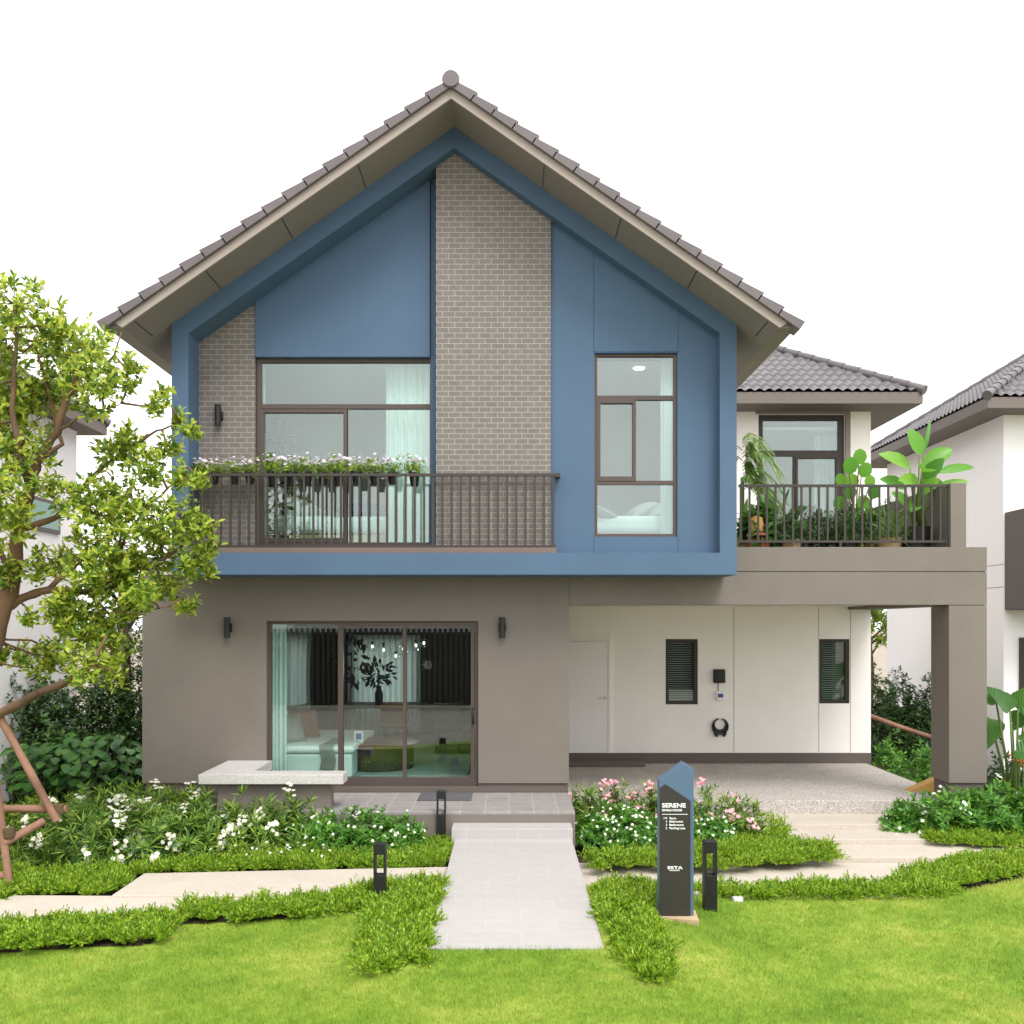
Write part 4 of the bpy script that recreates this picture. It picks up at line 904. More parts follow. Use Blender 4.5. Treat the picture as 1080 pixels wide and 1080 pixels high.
for gr, rows in (('low white flowered bushes by the terrace', [(346, 11.15, 850, 72, 'low round bush with tiny white flowers under the end of the bench'), (389, 11.15, 848, 70, 'low round bush with tiny white flowers in the middle below the terrace'), (424, 11.2, 856, 50, 'low round bush with tiny white flowers next to the bollard by the step')]),
      ('low white flowered bushes by the sign', [(634, 11.95, 857, 58, 'low white flowered bush at the corner of path and right bed'), (672, 11.9, 855, 62, 'low white flowered bush left of the house sign'), (712, 11.9, 857, 58, 'low white flowered bush behind the house sign'), (752, 12.0, 857, 50, 'low white flowered bush right of the house sign'), (652, 12.4, 846, 66, 'low white flowered bush in front of the pink oleanders')])):
    for x, Y, yt, wd, lb in rows:
        c, a, b, hh = bush(x, Y, yt, wd)
        shrub('flowering_shrub', lb, 'shrub', c, a, b, hh, 260, 12, .065, .026, 'lowleaf', gr, .9, 'petalw', 44 if gr.endswith('sign') else 24, .020, 1, span=.05, droop=.25)
for x, Y, yt, wd, lb in [(622, 12.8, 823, 50, 'pink flowering oleander at the left of the right bed by the terrace'), (655, 12.85, 826, 50, 'pink flowering oleander in the middle behind the white flowers'), (690, 12.8, 826, 44, 'pink flowering oleander just left of the sign top'), (745, 12.55, 820, 54, 'tall pink flowering oleander right of the sign'), (780, 12.2, 838, 52, 'pink flowering oleander at the right end of its bed by the drive')]:
    c, a, b, hh = bush(x, Y, yt, wd)
    shrub('oleander_bush', lb, 'shrub', c, a, b, hh, 90, 14, .12, .020, 'oleander', 'pink oleanders in the right bed', .8, 'petalp', 6, .030, 8, up=.8)
for x, Y, yt, wd, lb in [(1000, 12.5, 826, 80, 'glossy green bush with white flowers in front of the carport column'), (1050, 12.5, 822, 74, 'glossy green bush with white flowers at the right edge by the column'), (958, 12.6, 846, 48, 'low glossy green bush at the corner of the carport floor'), (1096, 12.2, 820, 70, 'glossy green bush cut by the right edge of the photo')]:
    c, a, b, hh = bush(x, Y, yt, wd)
    shrub('garden_bush', lb, 'shrub', c, a, b, hh, 170, 12, .10, .038, 'lowleaf', 'glossy bushes in the far right bed', .85, 'petalw', 5, .028, 3, prof=((0, 0), (.5, 1), (1, 0)))
for x, Y, yt, wd, lb in [(128, 12.5, 822, 52, 'yellow green bush under the left corner of the taupe wall'), (180, 12.6, 826, 46, 'yellow green bush against the taupe wall left of the bench'), (30, 12.2, 836, 76, 'yellow green bush behind the timber stakes at the left edge'), (85, 12.5, 834, 60, 'yellow green bush between the stake foot and the house corner')]:
    c, a, b, hh = bush(x, Y, yt, wd)
    shrub('lime_bush', lb, 'shrub', c, a, b, hh, 110, 10, .10, .034, 'lime', 'yellow green bushes by the house corner', .7, up=1.0)
# dark hedge between the houses (left) and right
hd = [(6, 15.0, 90, 705, 'dark clipped hedge bush at the far left edge below the low branch'), (52, 15.2, 80, 712, 'dark hedge bush directly behind the leaning stake'), (100, 15.4, 80, 700, 'dark hedge bush between the stake and the house corner'), (138, 15.8, 60, 660, 'tall dark hedge bush against the left corner of the taupe wall'), (70, 14.3, 60, 768, 'lower dark hedge bush in the gap left of the house')]
for x, Y, wd, ytop, lb in hd:
    X = px(x, Y); s = Y/F; zt_ = pz(ytop, Y)
    shrub('hedge_bush', lb, 'hedge', (X, Y, -.28), wd*s*.66, .7, zt_+.28, 800, 11, .085, .036, 'hedge', 'dark hedge bushes left of the house', .95, span=.08, prof=((0, 0), (.5, 1), (1, 0)))
for x, Y, wd, ytop, lb in [(926, 20.5, 40, 715, 'dark hedge bush at the end of the carport wall'), (950, 19.6, 50, 712, 'dark hedge bush in the middle of the gap beside the carport'), (985, 19.0, 60, 714, 'dark hedge bush behind the carport column')]:
    X = px(x, Y); s = Y/F; zt_ = pz(ytop, Y)
    shrub('hedge_bush', lb, 'hedge', (X, Y, -.28), wd*s*.62, .6, zt_+.28, 560, 11, .085, .036, 'hedge', 'dark hedge bushes right of the carport', .95, span=.08, prof=((0, 0), (.5, 1), (1, 0)))
for x, Y, wd, ytop, lb in [(932, 17.2, 40, 778, 'bright green low bush at the corner of the carport skirting'), (965, 15.8, 46, 785, 'bright green low bush left of the carport column'), (985, 17.0, 40, 788, 'bright green low bush behind the carport column')]:
    X = px(x, Y); s = Y/F; zt_ = pz(ytop, Y)
    shrub('low_bush', lb, 'shrub', (X+.12, Y, -.28), wd*s*.6, .4, zt_+.28, 90, 11, .10, .04, 'lowleaf', 'bright low bushes beside the carport', .9, prof=((0, 0), (.5, 1), (1, 0)))
tag(mk('bamboo_pole', MB().tube([px_ for px_ in [(px(915, 18.4), 18.4, pz(754, 18.4)), (px(950, 18.2), 18.2, pz(767, 18.2)), (px(990, 18.0), 18.0, pz(780, 18.0))]], .045, 8), 'stake', loc=(px(950, 18.2), 18.2, .6), smooth=True), 'brown slanting wooden pole in the hedge beside the carport', 'pole')
# broad leafed plants at the left
for x, y, Y, lb in [(75, 800, 13.6, 'broad leafed plant in the shade below the dark hedge'), (112, 796, 13.9, 'broad leafed plant nearest the house corner in the shade'), (45, 806, 13.4, 'broad leafed plant behind the leaning stake')]:
    X = px(x, Y); c = (X, Y, -.28); hgt = pz(y-22, Y)+.28
    t = thing('broad_leaf_plant', lb, 'plant', c, 'broad leafed plants under the hedge')
    n = 90; q = rng.normal(size=(n, 2))*.34; z = hgt*(.45+.55*rng.random(n)); p = np.stack([X+q[:, 0], Y+q[:, 1]*.7, -.28+z], 1)
    mk('foliage', leaves(p, np.stack([q[:, 0], q[:, 1]-.35, -.05+0*z], 1), np.tile([0, -.25, 1.], (n, 1))+.2*rng.normal(size=(n, 3)), .20, .13, OV, .10, .3), 'bigleaf', t)
    m = MB()
    for k in range(12): m.tube([(X+q[k, 0]*.2, Y+q[k, 1]*.1, -.3), tuple(p[k])], [.01, .006], 5)
    mk('stem', m, 'stem', t)
# ---- ground cover beds and lawn grass
def cover(label, P, z, hgt, dens=150, name='ground_cover'):
    """mat of arching feathery tufts"""
    P = [gp(x, y, z) for x, y in P]; q = scatter(P, dens); n = len(q); q = q+rng.normal(size=q.shape)*.03; Pa = np.array(P)[:, :2]; ns = 28; k = 9
    tz = .80*hgt*(.58+.66*rng.random(n))                                        # tuft size
    tb = np.maximum(z, np.where(q[:, 1] < 9.5, lawn_z(q[:, 0], q[:, 1]), z)); T = np.repeat(np.concatenate([q, tb[:, None]], 1), ns, 0); S = np.repeat(tz, ns)
    az = rng.random(n*ns)*6.283; tilt = rng.random(n*ns)**.7*1.15
    ax = np.stack([np.cos(az)*np.sin(tilt), np.sin(az)*np.sin(tilt), np.cos(tilt)], 1); ln = S*(.75+.5*rng.random(n*ns))
    s = np.tile(np.linspace(.30, 1.0, k), n*ns); A = np.repeat(ax, k, 0); Lk = np.repeat(ln, k)
    p = np.repeat(T, k, 0)+A*(Lk*s)[:, None]; p[:, 2] -= (Lk*s*s*.22)*np.repeat(np.sin(tilt), k)
    r = rdir(n*ns*k); r = unit(r-A*(r*A).sum(1, keepdims=True)); d = A*.85+r*.65; L = (.029+.020*rng.random(n*ns*k))*(1.3-.5*s)
    o = mk(name, leaves(p, d, r+A, L, .011+.005*rng.random(n*ns*k), ((0, 0), (.45, 1), (1, 0)), .1, .15), 'cover', loc=(Pa[:, 0].mean(), Pa[:, 1].mean(), z))
    tag(o, label, 'ground cover', kind='stuff')
    Q = [Vector(p_[:2]) for p_ in (P if area(P) > 0 else P[::-1])]; IN = []
    for a in range(len(Q)):                                                # soil stops short of the foliage edge
        e1 = (Q[a]-Q[a-1]).normalized(); e2 = (Q[(a+1) % len(Q)]-Q[a]).normalized(); nn = Vector((-(e1+e2).y, (e1+e2).x)).normalized(); IN.append(Q[a]+nn*.10)
    gx, gy = np.meshgrid(np.arange(Pa[:, 0].min(), Pa[:, 0].max(), .05), np.arange(Pa[:, 1].min(), Pa[:, 1].max(), .05)); gx = gx.ravel(); gy = gy.ravel()
    ok = inpoly([tuple(p_) for p_ in IN], gx+.025, gy+.025); gx, gy = gx[ok], gy[ok]; fz = lambda a, b: np.maximum(np.where(b < 9.6, lawn_z(a, b)+.005, -9), z-.075)
    V = np.stack([np.stack([gx+i, gy+j_, fz(gx+i, gy+j_)], 1) for i, j_ in ((0, 0), (.0501, 0), (.0501, .0501), (0, .0501))], 1).reshape(-1, 3)
    structure('planting_soil', (V, np.arange(len(V)), np.arange(len(gx))*4), 'soil')
def area(P): return sum(P[i-1][0]*P[i][1]-P[i][0]*P[i-1][1] for i in range(len(P)))
cover('feathery bright green ground cover below the oleanders, behind the left walkway', [(-40, 955), (30, 946), (118, 943.5), (150, 922), (300, 919), (440, 918), (472, 915), (482, 885), (455, 875), (430, 896), (330, 900), (200, 912), (120, 922), (20, 925), (-40, 930)], -.14, .16)
cover('feathery ground cover strip between the left walkway and the lawn, running down beside the path', [(-40, 1004), (60, 1000), (165, 996), (192, 975), (300, 968), (392, 966), (375, 1020), (376, 1036), (408, 1040), (438, 1034), (446, 1002), (462, 950), (466, 938), (380, 942), (340, 950), (205, 958), (165, 972), (60, 976), (-40, 986)], -.10, .15)
cover('feathery ground cover strip along the right side of the path beside the sign', [(628, 942), (634, 975), (650, 1005), (665, 1043), (690, 1046), (712, 1040), (704, 1015), (690, 980), (690, 960), (693, 938)], -.08, .15)
cover('feathery ground cover strip between the right walkway and the lawn', [(736, 938), (736, 951), (800, 951), (885, 951), (945, 948), (1000, 948), (1010, 934), (1040, 931), (1090, 920), (1090, 906), (1030, 906), (985, 918), (960, 924), (935, 936), (860, 938)], -.16, .15)
cover('feathery ground cover in front of the sign bed up to the drive', [(622, 905), (628, 917), (760, 916), (880, 909), (872, 896), (832, 890), (830, 880), (822, 870), (800, 868), (770, 885), (720, 905)], -.20, .17)
cover('feathery ground cover at the foot of the far right bed beside the drive', [(936, 866), (940, 873), (965, 880), (985, 890), (1100, 896), (1100, 872), (1000, 868), (955, 858)], -.18, .14)
def grass():
    parts = []
    for y0, y1, dn, bw_ in ((5.6, 7.0, 11500, .0042), (7.0, 8.3, 8500, .0048), (8.3, 9.5, 6500, .0055), (9.5, 10.5, 6000, .0055)):
        xw = .58*y1+.5; n = int((y1-y0)*2*xw*dn); x = (rng.random(n)*2-1)*xw; y = y0+(y1-y0)*rng.random(n)
        ok = ~((x > -.635) & (x < .735) & (y > 7.52+.015*np.sin(x*9)))
        for P in ([(-60, 1004), (60, 1000), (165, 996), (192, 975), (300, 968), (392, 966), (375, 1020), (376, 1036), (408, 1040), (438, 1034), (446, 1002), (462, 950), (466, 930), (380, 942), (340, 950), (205, 940), (-60, 930)],
                  [(628, 925), (634, 975), (650, 1005), (665, 1043), (690, 1046), (712, 1040), (704, 1015), (690, 980), (690, 960), (693, 930)]):
            ok &= ~inpoly([gp(a, b, -.10) for a, b in P], x, y)
        ok &= (y < 9.5+np.clip((x-4.1)/1.7, 0, 1)*.95)
        ok &= ~((x > sx(684)) & (x < sx(736)) & (y > ys_-.08) & (y < ys_+.22) & (rng.random(n) < .85))
        x, y = x[ok], y[ok]; n = len(x)
        z = lawn_z(x, y)-.004; ln = .022+.034*rng.random(n)**1.3; th_ = rng.random(n)*6.283; tl = .25+.55*rng.random(n)
        d = np.stack([np.cos(th_)*tl, np.sin(th_)*tl, np.ones(n)], 1); sd = np.stack([-np.sin(th_), np.cos(th_), 0*x], 1)
        d = unit(d); p = np.stack([x, y, z], 1)
        v = np.stack([p-sd*bw_/2, p+sd*bw_/2, p+d*ln[:, None]+np.stack([np.cos(th_), np.sin(th_), -.3+0*x], 1)*.006], 1).reshape(-1, 3)
        parts.append((v, np.arange(3*n), np.arange(n)*3))
    return join(*parts)
tag(mk('lawn_grass', grass(), 'grass'), 'short bright green mown grass of the front lawn', 'grass', kind='stuff')
# ---- the staked tree at the left
TY = 10.0
def tp(x, y, dy=0): return (px(x, TY+dy), TY+dy, pz(y, TY+dy))
tr_ = thing('garden_tree', 'leafy green tree with a crooked brown trunk held by timber stakes', 'tree', tp(-45, 905))
limbs = [([(-48, 930, 0), (-30, 760, 0), (-6, 675, 0), (14, 610, 0), (19, 560, 0), (32, 512, 0), (40, 487, .05), (60, 455, .1), (72, 418, .1), (86, 385, .1)], [.14, .13, .12, .105, .085, .075, .06, .05, .042, .02]),
    ([(-14, 655, 0), (20, 632, .05), (52, 622, .1), (90, 624, .15), (130, 605, .2), (175, 588, .2), (215, 560, .1)], [.075, .06, .052, .042, .032, .022, .01]),
    ([(-30, 770, 0), (2, 752, -.15), (40, 732, -.3), (78, 717, -.4), (98, 700, -.4), (112, 670, -.4)], [.07, .062, .055, .046, .03, .014]),
    ([(40, 487, .05), (66, 468, .1), (72, 500, .15), (66, 522, .2), (80, 560, .2)][:2]+[(57, 440, .2), (46, 395, .25), (38, 360, .25)], [.035, .03, .025, .02, .01]),
    ([(32, 512, 0), (20, 480, -.2), (12, 430, -.3), (16, 370, -.3), (18, 320, -.3)], [.05, .04, .032, .022, .01]),
    ([(19, 560, 0), (60, 545, .2), (100, 500, .3), (135, 472, .3), (165, 455, .3), (190, 445, .3)], [.045, .038, .03, .024, .016, .008]),
    ([(52, 622, .1), (85, 590, .15), (120, 560, .1), (160, 530, .1), (195, 500, .1)], [.035, .03, .025, .018, .008]),
    ([(72, 418, .1), (100, 400, .2), (120, 375, .2), (128, 350, .2)], [.025, .02, .014, .008]),
    ([(60, 455, .1), (85, 440, 0), (110, 432, -.05), (128, 425, -.05)], [.022, .018, .012, .006]),
    ([(90, 624, .15), (110, 640, .1), (135, 648, 0), (178, 640, -.1)], [.02, .016, .012, .006]),
    ([(14, 610, 0), (-2, 580, .3), (-15, 540, .5), (-20, 480, .5)], [.05, .04, .03, .015])]
m = MB(); bpts = []
for pts, rad in limbs:
    P3 = []; R3 = []
    for i in range(len(pts)-1):
        for s in np.linspace(0, 1, 4, endpoint=False):
            a, b = pts[i], pts[i+1]; q = [a[k]+(b[k]-a[k])*s for k in range(3)]
            P3.append(Vector(tp(*q))+Vector((random.uniform(-1, 1), random.uniform(-1, 1), random.uniform(-1, 1)))*.010); R3.append(rad[i]+(rad[i+1]-rad[i])*s)
    P3.append(Vector(tp(*pts[-1]))); R3.append(rad[-1]); m.tube(P3, [r_*.80*random.uniform(.90, 1.10) for r_ in R3], 9); bpts += [tuple(p) for p in P3[2:]]
bpts = np.array(bpts)
clumps = [(14, 320, 38), (8, 365, 45), (-15, 400, 50), (18, 420, 45), (58, 345, 30), (70, 375, 42), (95, 365, 32), (100, 405, 36), (60, 415, 30), (128, 398, 20), (140, 382, 12), (22, 470, 40), (-10, 510, 40), (12, 545, 30), (55, 510, 22),
    (118, 470, 22), (142, 470, 28), (158, 492, 26), (178, 470, 16), (165, 425, 14), (172, 412, 10), (188, 440, 10), (202, 452, 10), (190, 500, 16), (212, 505, 12), (120, 520, 36), (90, 530, 34), (150, 540, 36), (190, 545, 30), (215, 550, 18), (220, 575, 16), (170, 575, 34), (130, 575, 36), (95, 580, 30), (60, 590, 24),
    (205, 590, 22), (222, 600, 9), (180, 618, 22), (196, 635, 14), (150, 615, 28), (118, 618, 28), (78, 625, 22), (55, 640, 12), (140, 640, 18), (75, 660, 26), (100, 668, 24), (118, 690, 24), (90, 700, 24), (50, 690, 20), (25, 690, 14), (125, 712, 14), (110, 650, 20), (40, 600, 18), (0, 600, 22), (70, 645, 26), (150, 625, 22), (95, 600, 26), (110, 665, 26), (60, 690, 22), (130, 590, 26), (30, 650, 8), (5, 690, 9), (40, 705, 12), (-20, 450, 50), (-30, 560, 40), (-40, 340, 40)]
tips = []; ax = []; tw = MB()
for cx, cy, r in clumps:
    dy = rng.normal()*.25; n = int(6+r*r*.050)
    c0 = np.array(tp(cx, cy, dy)); rr = r*TY/F
    d = rdir(n)*(rng.random((n, 1))**.45); p = c0+d*np.array([rr, rr*1.1+.05, rr*.95])
    tips.append(p); ax.append(d*.8+np.array([.1, 0, .65])+.25*rng.normal(size=(n, 3)))
    near = bpts[np.argmin(np.linalg.norm(bpts-c0, axis=1))]
    mid = (near+c0)/2+rng.normal(size=3)*.05; tw.tube([tuple(near), tuple(mid), tuple(c0)], [.014, .011, .007], 5)
    for q in p[:max(3, n//5)]: tw.tube([tuple(c0), tuple((c0+q)/2+rng.normal(size=3)*.02), tuple(q)], [.006, .0045, .003], 4)
tips = np.concatenate(tips); ax = np.concatenate(ax)
b_ = len(m.v); m.v += tw.v; m.f += [tuple(i+b_ for i in f) for f in tw.f]; mk('trunk', m, 'bark', tr_, smooth=True)
mk('crown', rosettes(tips, ax, 9, .086, .036, .85, .11, ((0, 0), (.3, .8), (.62, 1), (1, 0)), .18, .12), 'treeleaf', tr_)
# timber stakes of the tree: a tripod frame lashed together
stk = thing('tree_stake', 'reddish timber pole frame propping up the tree at the left', 'tree support', tp(10, 935, -.3))
def pole(a, b, r=.04):
    A, B = Vector(a), Vector(b); P = [A.lerp(B, t) for t in np.linspace(0, 1, 6)]
    return MB().tube(P, [r*random.uniform(.92, 1.08) for _ in P], 10)
for nm, a, b in [('leaning_pole', tp(-8, 742, -.1), tp(60, 866, -.1)), ('upright_pole', tp(-14, 745, -.25), tp(10, 935, -.45)), ('cross_pole', tp(-40, 853, -.06), tp(70, 853, -.02)), ('cross_pole', tp(3, 890, -.42), tp(46, 866, -.10)), ('cross_pole', tp(-40, 879, -.3), tp(9, 878, -.33)), ('cross_pole', tp(-40, 922, -.38), tp(9, 924, -.40)), ('leaning_pole', tp(-50, 742, .1), tp(-80, 870, .3))]:
    mk(nm, pole(a, b), 'stake', stk, smooth='auto')
for (x, y, d_) in [(-2, 752, -.12), (9, 878, -.38), (62, 853, -.04)]:
    c = Vector(tp(x, y, d_)); mk('tie', MB().tube([c+Vector((0, 0, -.045)), c+Vector((.005, 0, 0)), c+Vector((0, 0, .045))], [.058, .062, .058], 10), 'twig', stk, smooth='auto')
# feathery tree behind, left gap, and trees in the right gap
def backtree(label, X, Y, z0, z1, rx, leaf, n, L, W, group='trees behind the houses'):
    t = thing('tree', label, 'tree', (X, Y, -.3), group)
    m = MB().tube([(X, Y, -.3), (X+.1, Y, z0*.6+.5), (X, Y, (z0+z1)/2), (X, Y, z1*.95)], [.12, .10, .06, .02], 8)
    for k in range(10):
        a = random.random()*6.28; zz = z0+(z1-z0)*random.random()*.7; m.tube([(X, Y, zz), (X+rx*.7*math.cos(a), Y+rx*.7*math.sin(a), zz+.5)], [.04, .012], 6)
    mk('trunk', m, 'bark', t, smooth=True)
    tips = []; axs = []
    for k in range(26):
        d = rdir(1)[0]; c = np.array([X, Y, (z0+z1)/2])+d*np.array([rx, rx*.8, (z1-z0)/2])*rng.random()**.4*.9
        q = rdir(n//26); tips.append(c+q*np.array([rx*.3, rx*.3, rx*.28])*rng.random((len(q), 1))**.4); axs.append(q+np.array([0, 0, .5]))
    mk('crown', rosettes(np.concatenate(tips), np.concatenate(axs), 9, L, W, .9, .1), leaf, t)
backtree('feathery light green tree between the left neighbour and the house', px(128, 18), 18, pz(700, 18), pz(560, 18), .75, 'lime', 500, .11, .018)
backtree('light green tree beyond the corner of the carport wall', px(922, 25), 25.5, 1.2, 4.6, .8, 'lime', 520, .14, .05)
# alocasia at the right edge
al = thing('elephant_ear_plant', 'big leafed elephant ear plant right of the carport column', 'plant', (px(1066, 13.4), 13.4, -.25))
HE = ((0, .70), (.08, .96), (.2, 1), (.32, .90), (.44, .88), (.56, .70), (.68, .58), (.8, .38), (.9, .2), (1, 0)); ms = []; st = MB(); bx0 = px(1066, 13.4)
for (x, y, ddx, ddy, ddz, L_, W_) in [(1056, 760, -.4, -.5, -.75, .72, .55), (1070, 748, .55, -.3, .55, .75, .6), (1058, 748, -.5, .1, .75, .55, .42), (1082, 775, .5, -.5, -.4, .7, .5), (1062, 790, .75, -.6, -.12, .62, .42), (1090, 750, .6, .2, .5, .7, .5), (1048, 740, -.5, .3, .3, .5, .4), (1075, 765, .2, -.6, .3, .6, .45)]:
    p = np.array([[px(x, 13.3), 13.3+.15*rng.normal(), pz(y, 13.3)]])
    ms.append(leaves(p, [[ddx, ddy, ddz]], [[.1, -.9, .5]], L_*.8, W_*.72, HE, .20, .3)); st.tube([(bx0+.1*rng.normal(), 13.45, -.25), tuple((p[0]+np.array([bx0, 13.45, -.25]))/2+np.array([.03, -.04, .05])), tuple(p[0])], [.028, .02, .012], 7)
mk('foliage', join(*ms), 'ear', al, smooth=True); mk('stem', st, 'stem', al, smooth=True)
fl = thing('heliconia', 'plant with an orange red flower spike at the right edge', 'plant', (px(1082, 13.2), 13.2, -.25))
X = px(1079, 13.2); mk('stem', MB().tube([(X, 13.2, -.25), (X, 13.2, .75)], .01, 6), 'stem', fl); n = 10
mk('flower', leaves(np.tile([X, 13.2, .65], (n, 1))+.05*rng.normal(size=(n, 3)), rdir(n)+np.array([0, 0, .6]), rdir(n), .16, .05), 'petalo', fl)
shrub('hedge_bush', 'dark bush behind the elephant ear plant at the right edge', 'hedge', (px(1075, 14.6), 14.6, -.28), .6, .4, 1.05, 160, 10, .09, .035, 'hedge', prof=LAN)
# ------------------------------------------------------------------ balcony flower pots
def flowerpot(label, seed):
    t = thing('flower_pot', label, 'flower pot', (0, 0, 0), 'flower pots hung along the balcony railing')
    mk('pot', MB().lathe((0, 0, -.13), [(.048, 0), (.068, .125), (.075, .13), (.075, .145), (.062, .145)], 16), 'potblack', t, smooth='auto')
    mk('hanger', MB().box(-.012, .012, -.12, -.06, .0, .012).box(-.012, .012, -.12, -.108, -.05, -.0005), 'potblack', t)
    n = 60; q = rng.normal(size=(n, 3))*np.array([.075, .055, .045])+np.array([0, 0, .085]); mk('foliage', rosettes(q, q-np.array([0, 0, -.05])+np.array([0, 0, .05]), 7, .05, .018, .9, .05), 'lime', t)
    n = 18; q = rng.normal(size=(n, 3))*np.array([.075, .055, .028])+np.array([0, -.03, .145]); [mk('flower', flowers(q[a:a+1], .026, 5), 'petall', t) for a in range(n)]
    return t
ordn = ['leftmost', 'second', 'third', 'fourth', 'fifth', 'sixth', 'seventh', 'eighth', 'ninth', 'tenth', 'eleventh', 'twelfth', 'rightmost']
protos = []
for i, x in enumerate([211, 226, 247, 264, 288, 308, 324, 341, 357, 376, 395, 414, 437]):
    lb = ('black pot of pink and lavender flowers on the balcony railing, %s' % ordn[i])+(' from the left' if 0 < i < 12 else ' of the row')
    if i < 4: t = flowerpot(lb, i); protos.append(t); t.location = (px(x, 12.5), 12.5, pz(500, 12.5)); t.rotation_euler = (0, 0, 0)
    else: dup(protos[i % 4], (px(x, 12.5), 12.5, pz(500, 12.5)+random.uniform(-.01, .015)), rz=0, label=lb, scale=(random.choice((-1, 1))*1.0 if False else 1, 1, random.uniform(1.05, 1.35)))
# ------------------------------------------------------------------ roof terrace plants
zt3 = 3.502
def potted(name, label, X, Y, pot_r, pot_h, mat, **k):
    t = thing(name, label, 'potted plant', (X, Y, zt3)); mk('pot', MB().lathe((X, Y, zt3), [(pot_r*.8, .001), (pot_r, pot_h), (pot_r*.88, pot_h), (pot_r*.88, pot_h-.03)], 20), mat, t, smooth='auto'); return t
Y = 13.55; X = px(966, Y)
t = potted('bird_of_paradise', 'tall plant with bright paddle leaves in a dark pot at the terrace end', X, Y, .21, .40, 'potblack')
ms = []; st = MB(); PAD = ((0, 0), (.08, .45), (.3, .95), (.55, 1), (.8, .72), (.93, .35), (1, 0))
for (x, y, ddx, ddy, ddz, L_, W_, nx) in [(966, 482, -.3, -.1, .9, .40, .22, 0), (958, 495, -.85, -.2, .5, .48, .22, .2), (978, 490, .7, -.2, .5, .46, .24, 0), (968, 500, -.1, -.6, .12, .30, .26, 0), (985, 500, .95, 0, .25, .58, .14, 0), (980, 510, .4, -.4, -.1, .24, .20, 0), (965, 512, -.7, -.4, .15, .36, .22, 0), (988, 514, .9, -.2, .25, .44, .12, 0), (972, 478, .25, 0, 1, .50, .06, 0), (972, 520, .2, -.5, .3, .35, .2, 0), (955, 515, -.8, -.3, .35, .40, .20, .1), (976, 505, .3, -.5, .5, .38, .20, 0), (950, 535, -.5, -.5, .4, .34, .18, 0), (985, 530, .5, -.4, .5, .36, .16, 0), (968, 530, -.3, -.5, -.2, .30, .18, 0)]:
    p = np.array([[px(x, Y), Y-.05+.1*rng.normal(), pz(y, Y)]]); ms.append(leaves(p, [[ddx, ddy, ddz]], [[nx, -.9, .45]], L_, W_*1.05, PAD, .20, .22))
    st.tube([(X+.05*rng.normal(), Y+.03*rng.normal(), zt3+.38), tuple((p[0]+np.array([X, Y, zt3+.4]))/2), tuple(p[0])], [.017, .014, .008], 6)
mk('foliage', join(*ms), 'bop', t, smooth=True); mk('stem', st, 'stem', t, smooth=True)
Y = 14.5; X = px(902, Y)
t = potted('round_leaf_plant', 'plant with round bright leaves in front of the terrace door', X, Y, .2, .35, 'terracotta')
ms = []; st = MB()
for (x, y, r_) in [(905, 483, .22), (893, 494, .24), (908, 496, .22), (900, 508, .22), (914, 508, .18), (888, 505, .18), (918, 520, .2), (895, 520, .22), (884, 530, .2), (908, 530, .2), (898, 545, .2)]:
    p = np.array([[px(x, Y), Y-.05+.08*rng.normal(), pz(y, Y)-.1]]); ms.append(leaves(p, [[.25*rng.normal(), -.2, 1]], [[.1*rng.normal(), -1, .2]], r_*1.05, r_, ((0, .2), (.15, .75), (.5, 1), (.85, .7), (1, .15)), .06, .08))
    st.tube([(X, Y, zt3+.33), tuple((p[0]+np.array([X, Y, zt3+.5]))/2), tuple(p[0])], [.014, .01, .007], 6)
mk('foliage', join(*ms), 'bop', t, smooth=True); mk('stem', st, 'twig', t, smooth=True)
Y = 14.2; X = px(783, Y)
t = potted('potted_palm', 'feathery palm beside the blue wall on the terrace', X, Y, .2, .35, 'basket')
ms = []; st = MB()
for k in range(16):
    a = random.uniform(-.6, 1.0) if k % 3 else random.uniform(0, 6.28); L_ = .52; z0 = zt3+1.0+.10*k/2; dx_, dy_ = math.cos(a), math.sin(a)*.6-.3
    pts = [np.array([X, Y, z0])+np.array([dx_*L_*s, dy_*L_*s, .55*s-.95*s*s]) for s in np.linspace(0, 1, 8)]; st.tube([tuple(q) for q in pts], [.008]*4+[.004]*4, 4)
    for s in np.linspace(.12, 1, 15):
        q = np.array([X, Y, z0])+np.array([dx_*L_*s, dy_*L_*s, .55*s-.95*s*s]); ms.append((q, dx_, dy_))
q = np.repeat(np.array([m_[0] for m_ in ms]), 2, 0); sg_ = np.tile([1, -1], len(ms)); dd = np.repeat(np.array([[m_[1], m_[2], 0] for m_ in ms]), 2, 0); pr = np.stack([-dd[:, 1], dd[:, 0], 0*sg_], 1)*sg_[:, None]
mk('foliage', leaves(q, pr*.8+dd*.6+np.array([0, 0, -.25]), np.tile([0, 0, 1.], (len(q), 1)), .25, .030, LAN, .1, .35), 'palm', t)
st.tube([(X, Y, zt3+.3), (X, Y, zt3+1.2)], .03, 8); mk('stem', st, 'stem', t)
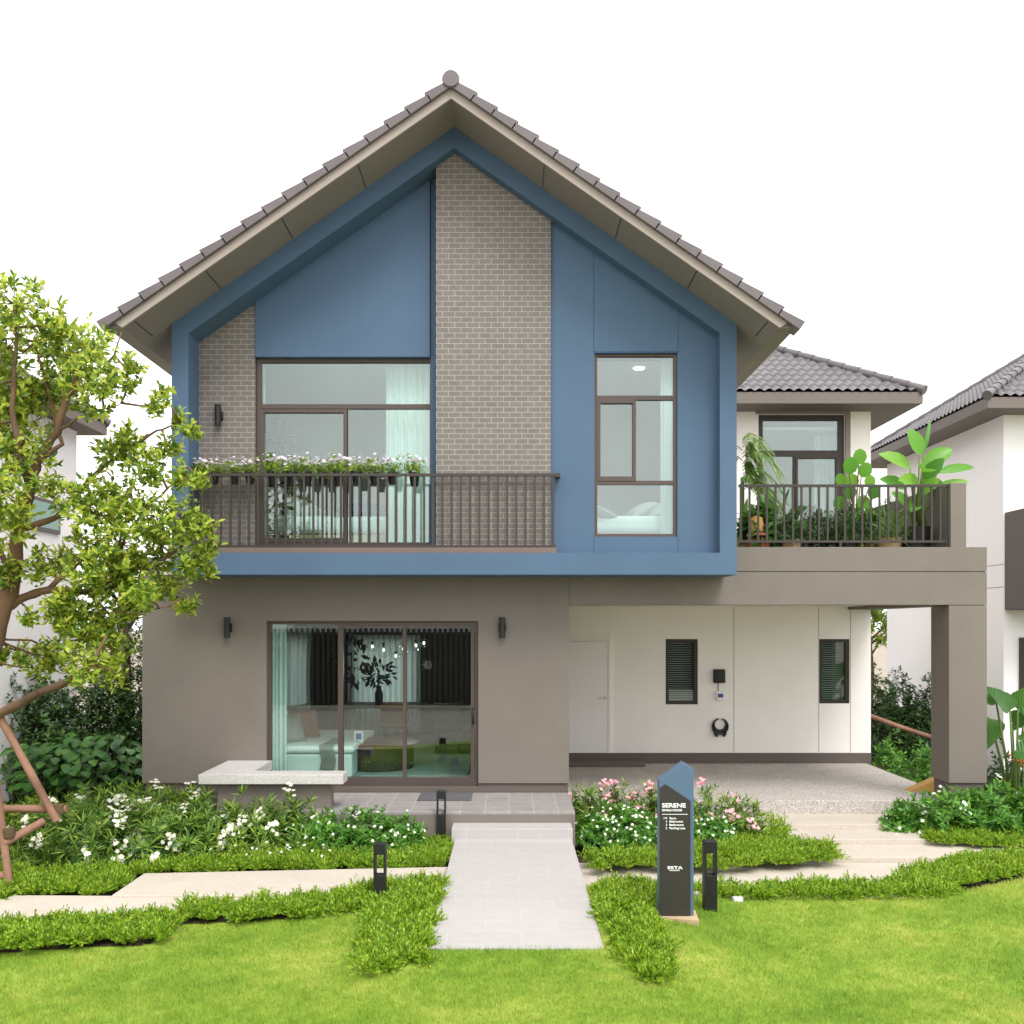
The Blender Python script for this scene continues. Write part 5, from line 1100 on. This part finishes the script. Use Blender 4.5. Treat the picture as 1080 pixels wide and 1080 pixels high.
def tbush(x, Y, r, h, lb, leaf, mat, k=120, L=.10, W=.03, prof=LAN, nm='potted_bush', up=.4):
    X = px(x, Y); t = potted(nm, lb, X, Y, .17, .24, mat)
    p, d = domepts(k, r, r*.8, h*.62); p[:, 2] += .24; mk('foliage', rosettes(p+np.array([X, Y, zt3]), d+np.array([0, 0, up]), 10, L, W, .9, .1, prof), leaf, t)
    mk('stem', MB().tube([(X, Y, zt3+.2), (X, Y, zt3+.24+h*.5)], .014, 6), 'twig', t)
tbush(800, 13.6, .26, .75, 'broad leafed potted plant behind the left end of the terrace railing', 'bigleaf', 'terracotta', 40, .22, .08, OV)
tbush(833, 13.7, .30, .62, 'dark green potted bush left of the middle of the terrace', 'hedge', 'basket', 200, .07, .018)
tbush(862, 13.9, .30, .8, 'dark green potted bush in front of the terrace door', 'hedge', 'potblack', 220, .07, .018)
tbush(893, 13.6, .33, .85, 'large dark fine leafed potted bush in the middle of the terrace', 'hedge', 'potblack', 240, .07, .018)
tbush(915, 14.1, .30, .78, 'potted bush behind the basket plant on the terrace', 'lowleaf', 'terracotta', 90, .14, .05, OV)
tbush(938, 13.5, .26, .62, 'pale grassy plant in a straw basket on the terrace', 'palm', 'basket', 70, .22, .012, up=1.0)
tbush(932, 14.8, .34, 1.0, 'dark narrow leafed potted shrub left of the paddle leaf plant', 'hedge', 'potblack', 120, .20, .02)
orb = px(798, 13.45); tag(mk('lantern', MB().lathe((orb, 13.45, zt3+.30), [(.03, .001), (.09, .03), (.10, .12), (.08, .22), (.03, .25)], 14), 'tan', loc=(orb, 13.45, zt3+.3), smooth='auto'), 'orange lantern on a stool behind the terrace railing', 'lantern')
stl = thing('stool', 'small brown stool under the orange lantern on the terrace', 'stool', (orb, 13.45, zt3))
mk('seat', MB().lathe((orb, 13.45, zt3), [(.14, .27), (.14, .30)], 16), 'terracotta', stl)
for a in (0.5, 2.1, 3.7, 5.3): mk('leg', MB().tube([(orb+.12*math.cos(a), 13.45+.12*math.sin(a), zt3), (orb+.09*math.cos(a), 13.45+.09*math.sin(a), zt3+.27)], .014, 6), 'wood', stl)
